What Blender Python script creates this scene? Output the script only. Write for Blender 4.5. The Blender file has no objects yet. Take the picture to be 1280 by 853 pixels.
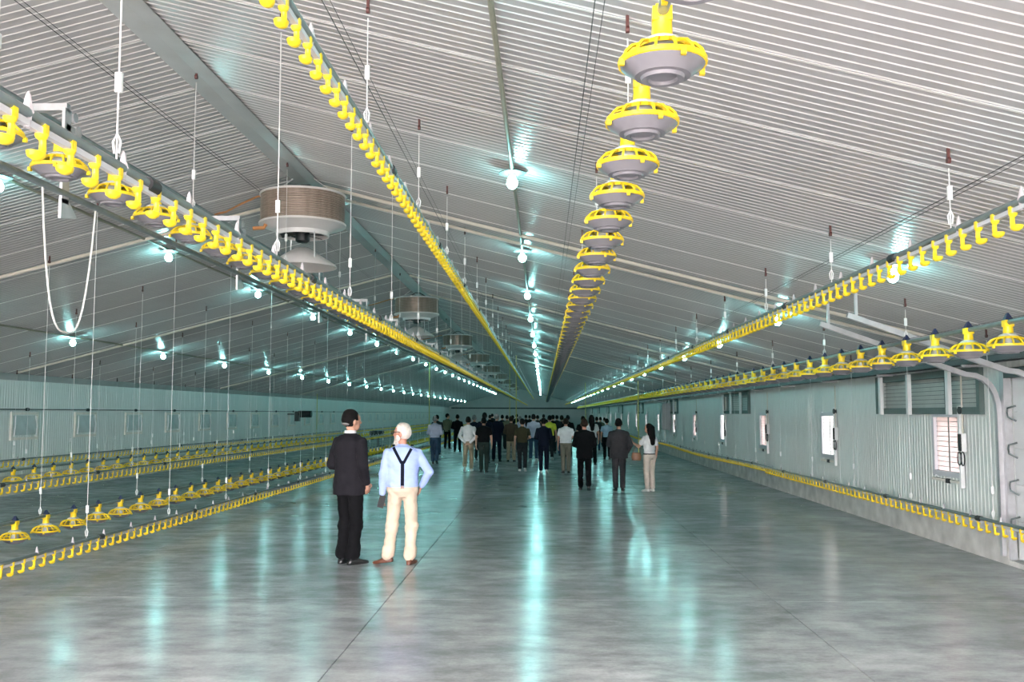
import bpy, bmesh, math, random
import numpy as np
from mathutils import Vector, Matrix
random.seed(7)
PI = math.pi
scn = bpy.context.scene
C = scn.collection
# ------------------------------------------------------------------ camera, sky, exposure
H = 1.78
cam_d = bpy.data.cameras.new('camera')
cam = bpy.data.objects.new('camera', cam_d); C.objects.link(cam)
cam.location = (0, 0, H)
cam.rotation_euler = (math.radians(90 + 4.394), 0, math.radians(1.89))
cam_d.sensor_fit = 'HORIZONTAL'; cam_d.sensor_width = 36.0
cam_d.lens = 1179.4 / 1280 * 36.0
cam_d.clip_start = 0.05; cam_d.clip_end = 400
scn.camera = cam
world = bpy.data.worlds.new('overcast_sky'); scn.world = world
world.use_nodes = True
bg = world.node_tree.nodes['Background']
bg.inputs['Color'].default_value = (1.0, 0.958, 0.968, 1)
SKY = 31.0
bg.inputs['Strength'].default_value = SKY
vs = scn.view_settings
vs.view_transform = 'Standard'; vs.look = 'None'; vs.gamma = 1.0; vs.use_curve_mapping = False
vs.exposure = 0.0
try:
    scn.cycles.max_bounces = 8; scn.cycles.diffuse_bounces = 5; scn.cycles.glossy_bounces = 4
    scn.cycles.transmission_bounces = 6; scn.cycles.transparent_max_bounces = 8
    scn.cycles.sample_clamp_indirect = 6.0
    scn.cycles.use_denoising = True
except Exception:
    pass
LAMP_COL = (0.36, 0.96, 0.95)
LAMP_STRENGTH = 185.0

# ------------------------------------------------------------------ materials
MATS = {}
def mat(name, col, rough=0.5, metal=0.0, var=0.0, vscale=6.0, bump=0.0, bscale=60.0, alpha=1.0,
        trans=0.0, emit=None, estr=0.0, spec=0.5, stretch=None, coat=0.0):
    if name in MATS: return MATS[name]
    m = bpy.data.materials.new(name); m.use_nodes = True
    nt = m.node_tree; b = nt.nodes['Principled BSDF']
    b.inputs['Base Color'].default_value = (*col, 1)
    b.inputs['Roughness'].default_value = rough
    b.inputs['Metallic'].default_value = metal
    b.inputs['Specular IOR Level'].default_value = spec
    b.inputs['Alpha'].default_value = alpha
    b.inputs['Transmission Weight'].default_value = trans
    b.inputs['Coat Weight'].default_value = coat
    if emit:
        b.inputs['Emission Color'].default_value = (*emit, 1)
        b.inputs['Emission Strength'].default_value = estr
    if var > 0 or bump > 0:
        tc = nt.nodes.new('ShaderNodeTexCoord')
        mp = nt.nodes.new('ShaderNodeMapping')
        nt.links.new(tc.outputs['Object'], mp.inputs['Vector'])
        if stretch: mp.inputs['Scale'].default_value = stretch
    if var > 0:
        n = nt.nodes.new('ShaderNodeTexNoise'); n.inputs['Scale'].default_value = vscale
        n.inputs['Detail'].default_value = 5
        nt.links.new(mp.outputs[0], n.inputs['Vector'])
        r = nt.nodes.new('ShaderNodeValToRGB')
        r.color_ramp.elements[0].position = 0.3; r.color_ramp.elements[1].position = 0.7
        r.color_ramp.elements[0].color = (*[c * (1 - var) for c in col], 1)
        r.color_ramp.elements[1].color = (*[min(1, c * (1 + var)) for c in col], 1)
        nt.links.new(n.outputs['Fac'], r.inputs['Fac'])
        nt.links.new(r.outputs['Color'], b.inputs['Base Color'])
    if bump > 0:
        n2 = nt.nodes.new('ShaderNodeTexNoise'); n2.inputs['Scale'].default_value = bscale
        n2.inputs['Detail'].default_value = 3
        nt.links.new(mp.outputs[0], n2.inputs['Vector'])
        bp = nt.nodes.new('ShaderNodeBump'); bp.inputs['Strength'].default_value = bump
        bp.inputs['Distance'].default_value = 0.01
        nt.links.new(n2.outputs['Fac'], bp.inputs['Height'])
        nt.links.new(bp.outputs['Normal'], b.inputs['Normal'])
    MATS[name] = m
    return m

M_YEL = mat('yellow_plastic', (0.86, 0.60, 0.015), 0.38, var=0.06, vscale=9)
M_DISH = mat('grey_pan_plastic', (0.155, 0.148, 0.165), 0.35, var=0.05)
M_CLEAR = mat('milky_plastic', (0.62, 0.64, 0.66), 0.3, alpha=0.75)
M_NAVY = mat('navy_plastic', (0.012, 0.02, 0.06), 0.4)
M_GALV = mat('galvanised_tube', (0.20, 0.235, 0.24), 0.38, metal=0.55, var=0.12, vscale=14)
M_GALVL = mat('bright_galvanised', (0.50, 0.50, 0.52), 0.42, metal=0.5, var=0.1, vscale=10)
M_PVC = mat('pale_grey_pipe', (0.50, 0.49, 0.52), 0.4, var=0.05)
M_CLIP = mat('pale_clip_plastic', (0.40, 0.37, 0.39), 0.45)
M_WHITE = mat('white_plastic', (0.80, 0.80, 0.80), 0.45, var=0.03)
M_CORD = mat('white_cord', (0.72, 0.70, 0.70), 0.7)
M_BLACK = mat('black_plastic', (0.012, 0.012, 0.014), 0.45)
M_RED = mat('red_brown_pulley', (0.07, 0.018, 0.016), 0.5)
M_WIRE = mat('dark_steel_wire', (0.07, 0.07, 0.075), 0.5, metal=0.4)
M_PANEL = mat('ceiling_panel_enamel', (0.43, 0.418, 0.42), 0.26, var=0.03, vscale=2.0, bump=0.05, bscale=9, coat=0.0)
M_SEAM = mat('panel_joint_lip', (0.80, 0.77, 0.76), 0.4)
M_WALL = mat('wall_panel_enamel', (0.68, 0.71, 0.69), 0.38, var=0.04, vscale=1.6)
M_CONC = mat('plinth_concrete', (0.54, 0.52, 0.50), 0.75, var=0.25, vscale=3.5, bump=0.3, bscale=30)
M_RIDGE = mat('ridge_flashing', (0.42, 0.43, 0.43), 0.35, var=0.08, vscale=3)
M_COND = mat('beige_conduit', (0.60, 0.55, 0.48), 0.5, var=0.08)
M_CONDG = mat('olive_grey_conduit', (0.22, 0.21, 0.16), 0.5, var=0.1)
M_FRAME = mat('pale_window_frame', (0.62, 0.62, 0.66), 0.4)
M_FRAMEW = mat('left_window_frame', (0.78, 0.74, 0.68), 0.5, var=0.08)
M_DKFRAME = mat('dark_green_vent_frame', (0.09, 0.125, 0.12), 0.5, var=0.1)
M_FLAP = mat('grey_inlet_flap', (0.48, 0.53, 0.53), 0.3, var=0.12, vscale=4)
M_DOOR = mat('white_door_panel', (0.78, 0.79, 0.80), 0.4, var=0.03)
M_BULB = mat('lit_bulb', (1, 1, 1), 0.3, emit=LAMP_COL, estr=LAMP_STRENGTH)
M_SOCK = mat('pale_lamp_socket', (0.55, 0.55, 0.53), 0.5)
M_PLATE = mat('dark_lamp_plate', (0.10, 0.11, 0.11), 0.5)
M_DRUM = mat('heater_drum_fins', (0.30, 0.235, 0.195), 0.34, metal=0.25, var=0.18, vscale=5, stretch=(3, 3, 0.6))
M_HWHITE = mat('heater_white_enamel', (0.72, 0.68, 0.67), 0.4, var=0.04)
M_COPPER = mat('copper_pipe', (0.52, 0.24, 0.10), 0.4, metal=0.5)
M_HOSE = mat('pale_hose', (0.62, 0.60, 0.58), 0.5)
M_BOX = mat('grey_switch_box', (0.30, 0.31, 0.32), 0.5, var=0.05)
M_YPIPE = mat('dull_yellow_hose', (0.55, 0.50, 0.16), 0.5)
M_GRASS = mat('outside_gravel', (0.46, 0.42, 0.37), 0.9, var=0.3, vscale=4)
M_OUTW = mat('outside_render', (0.62, 0.50, 0.46), 0.9, var=0.05)

def floor_material():
    m = bpy.data.materials.new('polished_concrete'); m.use_nodes = True
    nt = m.node_tree; b = nt.nodes['Principled BSDF']
    L = nt.links.new
    tc = nt.nodes.new('ShaderNodeTexCoord')
    geo = nt.nodes.new('ShaderNodeNewGeometry')
    def noise(scale, detail, sc=(1, 1, 1), rough=0.55):
        mp = nt.nodes.new('ShaderNodeMapping'); mp.inputs['Scale'].default_value = sc
        L(geo.outputs['Position'], mp.inputs['Vector'])
        n = nt.nodes.new('ShaderNodeTexNoise'); n.inputs['Scale'].default_value = scale
        n.inputs['Detail'].default_value = detail; n.inputs['Roughness'].default_value = rough
        L(mp.outputs[0], n.inputs['Vector']); return n
    def ramp(n, p0, c0, p1, c1):
        r = nt.nodes.new('ShaderNodeValToRGB')
        r.color_ramp.elements[0].position = p0; r.color_ramp.elements[1].position = p1
        r.color_ramp.elements[0].color = (*c0, 1); r.color_ramp.elements[1].color = (*c1, 1)
        L(n.outputs['Fac'], r.inputs['Fac']); return r
    big = ramp(noise(0.55, 6, (1, 0.8, 1), 0.62), 0.38, (0.36, 0.36, 0.37), 0.64, (0.62, 0.61, 0.62))
    trowel = ramp(noise(2.4, 7, (0.75, 1.35, 1), 0.70), 0.38, (0.66, 0.66, 0.655), 0.62, (1.14, 1.14, 1.14))
    fine = ramp(noise(38, 4), 0.3, (0.90, 0.90, 0.90), 0.7, (1.06, 1.06, 1.06))
    mx = nt.nodes.new('ShaderNodeMix'); mx.data_type = 'RGBA'; mx.blend_type = 'MULTIPLY'; mx.inputs[0].default_value = 1
    L(big.outputs[0], mx.inputs[6]); L(trowel.outputs[0], mx.inputs[7])
    mx2 = nt.nodes.new('ShaderNodeMix'); mx2.data_type = 'RGBA'; mx2.blend_type = 'MULTIPLY'; mx2.inputs[0].default_value = 1
    L(mx.outputs[2], mx2.inputs[6]); L(fine.outputs[0], mx2.inputs[7])
    L(mx2.outputs[2], b.inputs['Base Color'])
    rr = ramp(noise(1.3, 5), 0.35, (0.17, 0.17, 0.17), 0.65, (0.262, 0.262, 0.262))
    L(rr.outputs[0], b.inputs['Roughness'])
    b.inputs['Specular IOR Level'].default_value = 0.45
    nb = noise(2.2, 3, (1, 0.55, 1))
    bp = nt.nodes.new('ShaderNodeBump'); bp.inputs['Strength'].default_value = 0.05; bp.inputs['Distance'].default_value = 0.02
    L(nb.outputs['Fac'], bp.inputs['Height'])
    nb2 = noise(26, 3)
    bp2 = nt.nodes.new('ShaderNodeBump'); bp2.inputs['Strength'].default_value = 0.05; bp2.inputs['Distance'].default_value = 0.01
    L(nb2.outputs['Fac'], bp2.inputs['Height']); L(bp.outputs[0], bp2.inputs['Normal'])
    L(bp2.outputs[0], b.inputs['Normal'])
    return m
M_FLOOR = floor_material()

def pane_material(name, col):
    m = bpy.data.materials.new(name); m.use_nodes = True
    nt = m.node_tree; nt.nodes.remove(nt.nodes['Principled BSDF'])
    out = nt.nodes['Material Output']
    t = nt.nodes.new('ShaderNodeBsdfTranslucent'); t.inputs[0].default_value = (*col, 1)
    d = nt.nodes.new('ShaderNodeBsdfDiffuse'); d.inputs[0].default_value = (*col, 1)
    mx = nt.nodes.new('ShaderNodeMixShader'); mx.inputs[0].default_value = 0.35
    nt.links.new(t.outputs[0], mx.inputs[1]); nt.links.new(d.outputs[0], mx.inputs[2])
    nt.links.new(mx.outputs[0], out.inputs[0]); MATS[name] = m
    return m
M_PANEP = pane_material('pinkish_translucent_pane', (0.40, 0.362, 0.358))
M_PANEW = pane_material('white_translucent_pane', (0.92, 0.92, 0.92))

# ------------------------------------------------------------------ mesh helpers
class MB:
    def __init__(s): s.v = []; s.f = []
    def add(s, vs, fs):
        o = len(s.v); s.v += [tuple(p) for p in vs]; s.f += [tuple(i + o for i in f) for f in fs]; return s
    def box(s, c, d):
        x, y, z = c; a, b, e = d[0] / 2, d[1] / 2, d[2] / 2
        return s.add([(x + i * a, y + j * b, z + k * e) for k in (-1, 1) for j in (-1, 1) for i in (-1, 1)],
              [(0, 2, 3, 1), (4, 5, 7, 6), (0, 1, 5, 4), (2, 6, 7, 3), (0, 4, 6, 2), (1, 3, 7, 5)])
    def tube(s, path, r, n=8, cap=True, closed=False):
        P = [Vector(p) for p in path]; m = len(P); rs = r if isinstance(r, (list, tuple)) else [r] * m
        vs = []; up = None
        for i in range(m):
            if closed: t = P[(i + 1) % m] - P[i - 1]
            else: t = P[min(i + 1, m - 1)] - P[max(i - 1, 0)]
            t.normalize()
            if up is None:
                up = Vector((0, 0, 1)) if abs(t.z) < 0.9 else Vector((1, 0, 0))
            a = t.cross(up).normalized(); b = a.cross(t).normalized(); up = b
            for k in range(n):
                q = 2 * PI * (k + 0.5) / n
                vs.append(P[i] + (a * math.cos(q) + b * math.sin(q)) * rs[i])
        fs = []
        for i in range(m if closed else m - 1):
            j = (i + 1) % m
            for k in range(n):
                l = (k + 1) % n
                fs.append((i * n + k, i * n + l, j * n + l, j * n + k))
        if cap and not closed:
            fs.append(tuple(range(n))[::-1]); fs.append(tuple(range((m - 1) * n, m * n)))
        return s.add(vs, fs)
    def lathe(s, prof, n=24, c=(0, 0, 0), closed=False):
        vs = []; m = len(prof)
        for r, z in prof:
            for k in range(n):
                q = 2 * PI * k / n
                vs.append((c[0] + r * math.cos(q), c[1] + r * math.sin(q), c[2] + z))
        fs = []
        for i in range(m if closed else m - 1):
            j = (i + 1) % m
            for k in range(n):
                l = (k + 1) % n
                fs.append((i * n + k, i * n + l, j * n + l, j * n + k))
        return s.add(vs, fs)
    def ell(s, c, r, n=12, m=8, rot=None):
        vs = [(0, 0, -1)]
        for i in range(1, m):
            t = PI * i / m
            for k in range(n):
                q = 2 * PI * k / n
                vs.append((math.sin(t) * math.cos(q), math.sin(t) * math.sin(q), -math.cos(t)))
        vs.append((0, 0, 1))
        fs = [(0, 1 + (k + 1) % n, 1 + k) for k in range(n)]
        for i in range(m - 2):
            for k in range(n):
                l = (k + 1) % n
                fs.append((1 + i * n + k, 1 + i * n + l, 1 + (i + 1) * n + l, 1 + (i + 1) * n + k))
        e = len(vs) - 1; b = 1 + (m - 2) * n
        fs += [(e, b + k, b + (k + 1) % n) for k in range(n)]
        out = []
        for v in vs:
            p = Vector((v[0] * r[0], v[1] * r[1], v[2] * r[2]))
            if rot is not None: p = rot @ p
            out.append(p + Vector(c))
        return s.add(out, fs)
    def cap(s, p0, r0, p1, r1, n=12, flat=(1, 1)):
        """tapered capsule; flat scales the ring in local x / y"""
        p0 = Vector(p0); p1 = Vector(p1); t = (p1 - p0); L = t.length; t.normalize()
        ref = Vector((0, 1, 0)) if abs(t.y) < 0.9 else Vector((0, 0, 1))
        a = ref.cross(t).normalized(); b = t.cross(a).normalized()
        rings = []
        for q in (-75, -45, -15): rings.append((math.sin(math.radians(q)) * r0, math.cos(math.radians(q)) * r0))
        for q in (15, 45, 75): rings.append((L + math.sin(math.radians(q)) * r1, math.cos(math.radians(q)) * r1))
        vs = []
        for d, r in rings:
            for k in range(n):
                q = 2 * PI * k / n
                vs.append(p0 + t * d + a * (math.cos(q) * r * flat[0]) + b * (math.sin(q) * r * flat[1]))
        fs = []
        for i in range(len(rings) - 1):
            for k in range(n):
                l = (k + 1) % n
                fs.append((i * n + k, i * n + l, (i + 1) * n + l, (i + 1) * n + k))
        fs.append(tuple(range(n))[::-1]); fs.append(tuple(range((len(rings) - 1) * n, len(rings) * n)))
        return s.add(vs, fs)
    def loft(s, rows, n=20):
        """rows of (z, rx, ry, cx, cy)"""
        vs = []
        for z, rx, ry, cx, cy in rows:
            for k in range(n):
                q = 2 * PI * k / n
                vs.append((cx + rx * math.cos(q), cy + ry * math.sin(q), z))
        fs = []
        for i in range(len(rows) - 1):
            for k in range(n):
                l = (k + 1) % n
                fs.append((i * n + k, i * n + l, (i + 1) * n + l, (i + 1) * n + k))
        fs.append(tuple(range(n))[::-1]); fs.append(tuple(range((len(rows) - 1) * n, len(rows) * n)))
        return s.add(vs, fs)
    def copyof(s, other, off):
        o = Vector(off); return s.add([Vector(v) + o for v in other.v], other.f)
    def mesh(s, name, material=None, smooth=True, angle=40):
        me = bpy.data.meshes.new(name); me.from_pydata(s.v, [], s.f)
        if material: me.materials.append(material)
        if smooth:
            me.polygons.foreach_set('use_smooth', [True] * len(me.polygons))
            me.set_sharp_from_angle(angle=math.radians(angle))
        me.update(); return me
    def build(s, name, material, parent=None, loc=(0, 0, 0), smooth=True, angle=40):
        return link(name, s.mesh(name, material, smooth, angle), parent, loc)
def link(name, me, parent=None, loc=(0, 0, 0), rotz=0):
    o = bpy.data.objects.new(name, me); C.objects.link(o)
    o.location = loc
    if rotz: o.rotation_euler[2] = rotz
    if parent: o.parent = parent
    return o
def empty(name, loc=(0, 0, 0), rotz=0):
    o = bpy.data.objects.new(name, None); C.objects.link(o); o.location = loc; o.rotation_euler[2] = rotz
    o.empty_display_size = 0.1
    return o
def tag(o, label=None, cat=None, group=None, kind=None):
    if label: o['label'] = label
    if cat: o['category'] = cat
    if group: o['group'] = group
    if kind: o['kind'] = kind
    return o
ORD = ['first', 'second', 'third', 'fourth', 'fifth', 'sixth', 'seventh', 'eighth', 'ninth', 'tenth', 'eleventh', 'twelfth', 'thirteenth', 'fourteenth', 'fifteenth', 'sixteenth', 'seventeenth', 'eighteenth', 'nineteenth', 'twentieth',
       'twenty-first', 'twenty-second', 'twenty-third', 'twenty-fourth', 'twenty-fifth']

# ------------------------------------------------------------------ the building
XL, XR, YF, YB = -11.7, 5.55, -3.0, 117.0
XRID = -3.075
ZR, SL = 4.85, 0.257
def ceil_z(x): return ZR - SL * abs(x - XRID)
ZE = ceil_z(XR)

# floor of cast slabs with saw-cut joints
m = MB(); m.box(((XL + XR) / 2, (YF + YB) / 2, -0.13), (XR - XL + 0.6, YB - YF + 0.6, 0.2))
floor = tag(m.build('floor', mat('joint_filler', (0.10, 0.10, 0.10), 0.9), smooth=False), kind='structure')
xj = [XL - 0.25, -8.8, -5.1, -1.5, 2.2, XR + 0.25]
yj = [YF] + [3.2 + 6.0 * i for i in range(19)] + [YB]
for i in range(5):
    for j in range(len(yj) - 1):
        a, b = xj[i] + 0.004, xj[i + 1] - 0.004; c, d = yj[j] + 0.004, yj[j + 1] - 0.004
        m = MB(); m.box(((a + b) / 2, (c + d) / 2, -0.015), (b - a, d - c, 0.03))
        m.build('slab', M_FLOOR, floor, smooth=False)

# ceiling: deck + ribbed panels on either slope
m = MB()
T = 0.12
for sx, xe in ((-1, XL - 0.2), (1, XR + 0.2)):
    ze = ceil_z(xe)
    v = []
    for y in (YF, YB):
        v += [(XRID, y, ZR + 0.03), (xe, y, ze + 0.03), (xe, y, ze + 0.03 + T), (XRID, y, ZR + 0.03 + T)]
    m.add(v, [(0, 1, 2, 3), (7, 6, 5, 4), (0, 4, 5, 1), (1, 5, 6, 2), (2, 6, 7, 3), (3, 7, 4, 0)])
ceiling = tag(m.build('ceiling', M_RIDGE, smooth=False), kind='structure')
PW = 1.15
def ceil_panel(sx):
    xe = XL if sx < 0 else XR
    L = abs(xe - XRID)
    prof = []
    nmod = 12; w = (PW - 0.008) / nmod
    for i in range(nmod):
        y0 = i * w
        prof += [(y0 + 0.0, 0.0), (y0 + 0.72 * w, 0.0), (y0 + 0.79 * w, -0.006), (y0 + 0.93 * w, -0.006)]
    prof.append((PW - 0.008, 0.0))
    prof = [(PW - 0.008, 0.02)] + prof[::-1] + [(0, 0.02)]
    v = []; n = len(prof)
    for y, z in prof: v.append((0, y, z))
    for y, z in prof: v.append((sx * L, y, z - SL * L))
    f = [(i, i + 1, n + i + 1, n + i) for i in range(n - 1)]
    if sx < 0: f = [q[::-1] for q in f]
    mb = MB(); mb.add(v, f)
    me = mb.mesh('ceiling_panel', M_PANEL, smooth=False)
    return me
pm = {-1: ceil_panel(-1), 1: ceil_panel(1)}
lip = {}
for sx in (-1, 1):
    xe = XL if sx < 0 else XR; L = abs(xe - XRID)
    mb = MB()
    v = [(0, -0.010, -0.009), (0, 0.010, -0.009), (0, 0.010, 0.01), (0, -0.010, 0.01)]
    v += [(sx * L, y, z - SL * L) for _, y, z in v]
    mb.add(v, [(0, 1, 5, 4), (1, 2, 6, 5), (2, 3, 7, 6), (3, 0, 4, 7), (0, 3, 2, 1), (4, 5, 6, 7)])
    lip[sx] = mb.mesh('joint_lip', M_SEAM, smooth=False)
k = 0
y = YF
while y < YB - 0.3:
    for sx in (-1, 1):
        p = link('ceiling_panel', pm[sx], ceiling, (XRID, y, ZR))
        if y < 60:
            link('joint_lip', lip[sx], p, (0, PW - 0.004, 0))
    y += PW
# ridge flashing and eave trims
m = MB()
w = 0.16
m.add([(XRID - w, YF, ZR - SL * w - 0.02), (XRID, YF, ZR - 0.05), (XRID + w, YF, ZR - SL * w - 0.02), (XRID, YF, ZR + 0.01),
       (XRID - w, YB, ZR - SL * w - 0.02), (XRID, YB, ZR - 0.05), (XRID + w, YB, ZR - SL * w - 0.02), (XRID, YB, ZR + 0.01)],
      [(0, 4, 5, 1), (1, 5, 6, 2), (2, 6, 7, 3), (3, 7, 4, 0), (0, 1, 2, 3), (4, 7, 6, 5)])
tag(m.build('trim_1', M_RIDGE, smooth=False), kind='structure')
for i, (x, s) in enumerate(((XL, 1), (XR, -1))):
    m = MB(); z = ceil_z(x)
    m.add([(x, YF, z - 0.12), (x + s * 0.03, YF, z - 0.12), (x + s * 0.12, YF, ceil_z(x + s * 0.12) - 0.015), (x, YF, z),
           (x, YB, z - 0.12), (x + s * 0.03, YB, z - 0.12), (x + s * 0.12, YB, ceil_z(x + s * 0.12) - 0.015), (x, YB, z)],
          [(0, 1, 5, 4), (1, 2, 6, 5), (2, 3, 7, 6), (3, 0, 4, 7), (0, 3, 2, 1), (4, 5, 6, 7)])
    tag(m.build('trim_%d' % (i + 2), M_RIDGE, smooth=False), kind='structure')

# side walls: backing with openings, then ribbed panels (each its own object)
RWIN = [(12.79 + 5.38 * i, 13.59 + 5.38 * i, 0.98, 1.74) for i in range(19)]
RVENT = [(12.1 + 13.45 * i, 15.75 + 13.45 * i, 1.80, 2.34) for i in range(8)]
RDOOR = [(8.4, 11.45, 0.06, 2.2)]
def solid_wall(name, x, t, y0, y1, z0, z1, holes, material):
    """holes (ya,yb,za,zb); built from boxes of one column grid"""
    ys = sorted({y0, y1, *[h[0] for h in holes], *[h[1] for h in holes]})
    m = MB()
    for a, b in zip(ys[:-1], ys[1:]):
        hs = sorted([h for h in holes if h[0] < (a + b) / 2 < h[1]], key=lambda h: h[2])
        z = z0
        for h in hs:
            if h[2] > z + 1e-4: m.box((x + t / 2, (a + b) / 2, (z + h[2]) / 2), (abs(t), b - a, h[2] - z))
            z = h[3]
        if z1 > z: m.box((x + t / 2, (a + b) / 2, (z + z1) / 2), (abs(t), b - a, z1 - z))
    return tag(m.build(name, material, smooth=False), kind='structure')
holesR = RWIN + RVENT + RDOOR
wall_right = solid_wall('wall_right', XR + 0.03, 0.15, YF, YB, 0.0, ZE + 0.02, holesR, M_WALL)
wall_left = solid_wall('wall_left', XL - 0.03, -0.15, YF, YB, 0.0, ZE + 0.02, [], M_WALL)
def ribbed_panel(width, zlo, zhi, holes, sx, nmod=10):
    """vertical ribs; face towards +x*sx ; y from 0..width"""
    mb = MB(); w = width / nmod
    d = 0.0065
    for i in range(nmod):
        a = i * w
        spans = [(zlo, zhi)]
        for h in holes:
            if h[0] < a + w * 0.98 and h[1] > a + w * 0.02:
                ns = []
                for s0, s1 in spans:
                    if h[3] <= s0 or h[2] >= s1: ns.append((s0, s1)); continue
                    if h[2] > s0 + 0.01: ns.append((s0, h[2]))
                    if h[3] < s1 - 0.01: ns.append((h[3], s1))
                spans = ns
        pr = [(a, 0), (a + 0.55 * w, 0), (a + 0.65 * w, d), (a + 0.9 * w, d), (a + w, 0)]
        if i == nmod - 1: pr = [(a, 0), (a + 0.5 * w, 0), (a + 0.58 * w, d * 1.6), (a + 0.94 * w, d * 1.6), (a + 0.97 * w, -0.02)]
        for s0, s1 in spans:
            v = [(sx * x, yy, s0) for yy, x in pr] + [(sx * x, yy, s1) for yy, x in pr]
            f = [(j, j + 1, j + 6, j + 5) for j in range(4)]
            if sx > 0: f = [q[::-1] for q in f]
            mb.add(v, f)
    return mb.mesh('wall_panel', M_WALL, smooth=False)
std = {}
for sx, x, par in ((-1, XR, wall_right), (1, XL, wall_left)):
    zlo = 0.42 if sx < 0 else 0.42
    std[sx] = ribbed_panel(1.0, zlo, ZE - 0.02, [], sx)
    for i in range(int(YB - YF)):
        y0 = YF + i
        hs = [(h[0] - y0, h[1] - y0, h[2], h[3]) for h in (holesR if sx < 0 else []) if h[0] < y0 + 1 and h[1] > y0]
        me = ribbed_panel(1.0, zlo, ZE - 0.02, hs, sx) if hs else std[sx]
        link('wall_panel', me, par, (x, y0, 0))
# concrete plinths
for nm, x, s in (('baseboard_right', XR, -1), ('baseboard_left', XL, 1)):
    m = MB(); 
    segs = [(YF, 8.4), (11.45, YB)] if s < 0 else [(YF, YB)]
    for a, b in segs: m.box((x + s * 0.02, (a + b) / 2, 0.21), (0.12, b - a, 0.42))
    if s < 0: m.box((x + s * 0.02, 9.92, 0.03), (0.12, 3.05, 0.06))
    tag(m.build(nm, M_CONC, smooth=False), kind='structure')
# back gable
m = MB(); a = 0.15
m.add([(XL - 0.2, YB, 0), (XR + 0.2, YB, 0), (XR + 0.2, YB, ceil_z(XR + 0.2)), (XRID, YB, ZR), (XL - 0.2, YB, ceil_z(XL - 0.2)),
       (XL - 0.2, YB + a, 0), (XR + 0.2, YB + a, 0), (XR + 0.2, YB + a, ceil_z(XR + 0.2)), (XRID, YB + a, ZR), (XL - 0.2, YB + a, ceil_z(XL - 0.2))],
      [(0, 1, 2, 3, 4), (9, 8, 7, 6, 5), (0, 5, 6, 1), (1, 6, 7, 2), (2, 7, 8, 3), (3, 8, 9, 4), (4, 9, 5, 0)])
wb = tag(m.build('wall_back', M_WALL, smooth=False), kind='structure')
for i in range(17):
    x0 = XL + 0.05 + i * 1.01
    z1 = min(ceil_z(x0 + 0.05), ceil_z(x0 + 0.95)) - 0.03
    m = MB(); m.box((x0 + 0.5, YB - 0.01, z1 / 2), (0.98, 0.03, z1)); m.build('wall_panel', M_WALL, wb, smooth=False)
# front gable behind the camera, with the big gate standing open
GX0, GX1, GZ = -8.2, 3.6, 3.45
m = MB(); y0, y1 = YF - 0.2, YF
def poly_prism(mb, pts):
    n = len(pts)
    mb.add([(x, y0, z) for x, z in pts] + [(x, y1, z) for x, z in pts],
           [tuple(range(n)), tuple(range(2 * n - 1, n - 1, -1))] + [(i, n + i, n + (i + 1) % n, (i + 1) % n) for i in range(n)])
poly_prism(m, [(XL - 0.2, 0), (GX0, 0), (GX0, ceil_z(GX0)), (XL - 0.2, ceil_z(XL - 0.2))])
poly_prism(m, [(GX1, 0), (XR + 0.2, 0), (XR + 0.2, ceil_z(XR + 0.2)), (GX1, ceil_z(GX1))])
poly_prism(m, [(GX0, GZ), (GX1, GZ), (GX1, ceil_z(GX1)), (XRID, ZR), (GX0, ceil_z(GX0))] if ceil_z(GX1) > GZ else
           [(GX0, GZ), (GX0 + 2, GZ), (XRID, ZR)])
tag(m.build('wall_front', M_WALL, smooth=False), kind='structure')
# yard outside
m = MB(); m.box((0, 55, -0.30), (300, 400, 0.1))
tag(m.build('ground', M_GRASS, smooth=False), kind='structure')

# windows of the right wall
for i, (a, b, z0, z1) in enumerate(RWIN):
    o = empty('window_%d' % (i + 1), (XR, (a + b) / 2, (z0 + z1) / 2)); tag(o, kind='structure')
    W, Hh = b - a, z1 - z0
    m = MB(); t = 0.07
    for sy in (-1, 1): m.box((-0.012, sy * (W / 2 + t / 2 - 0.01), 0), (0.05, t, Hh + 2 * t))
    for sz in (-1, 1): m.box((-0.012, 0, sz * (Hh / 2 + t / 2 - 0.01)), (0.05, W - 0.02, t))
    m.build('window_frame', M_FRAME, o, smooth=False)
    m = MB(); m.box((-0.05, -W / 2 - 0.10, -0.02), (0.05, 0.05, Hh + 0.32)); m.build('guide_rail', M_WHITE, o, smooth=False)
    m = MB(); m.box((-0.05, -0.02, -Hh / 2 - 0.11), (0.04, W + 0.1, 0.035)); m.build('window_sill', M_FRAMEW, o, smooth=False)
    m = MB(); m.box((-0.075, -0.12, -Hh / 2 - 0.11), (0.03, 0.10, 0.06)); m.build('latch', M_BLACK, o, smooth=False)
    if i < 8:
        gb = MB().box((0, 0, 0), (0.008, W - 0.02, 0.008)).mesh('grid_bar', M_DKFRAME, False)
        for q in range(1, 11): link('grid_bar', gb, o, (0.008, 0, -Hh / 2 + Hh * q / 11))
        m = MB(); m.box((0.008, 0.0, 0), (0.014, 0.014, Hh)); m.build('mullion', M_DKFRAME, o, smooth=False)
    m = MB(); m.box((0.022, 0, 0), (0.012, W, Hh)); m.build('pane', M_PANEP if i % 2 == 0 and i < 6 else M_PANEW, o, smooth=False)
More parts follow.
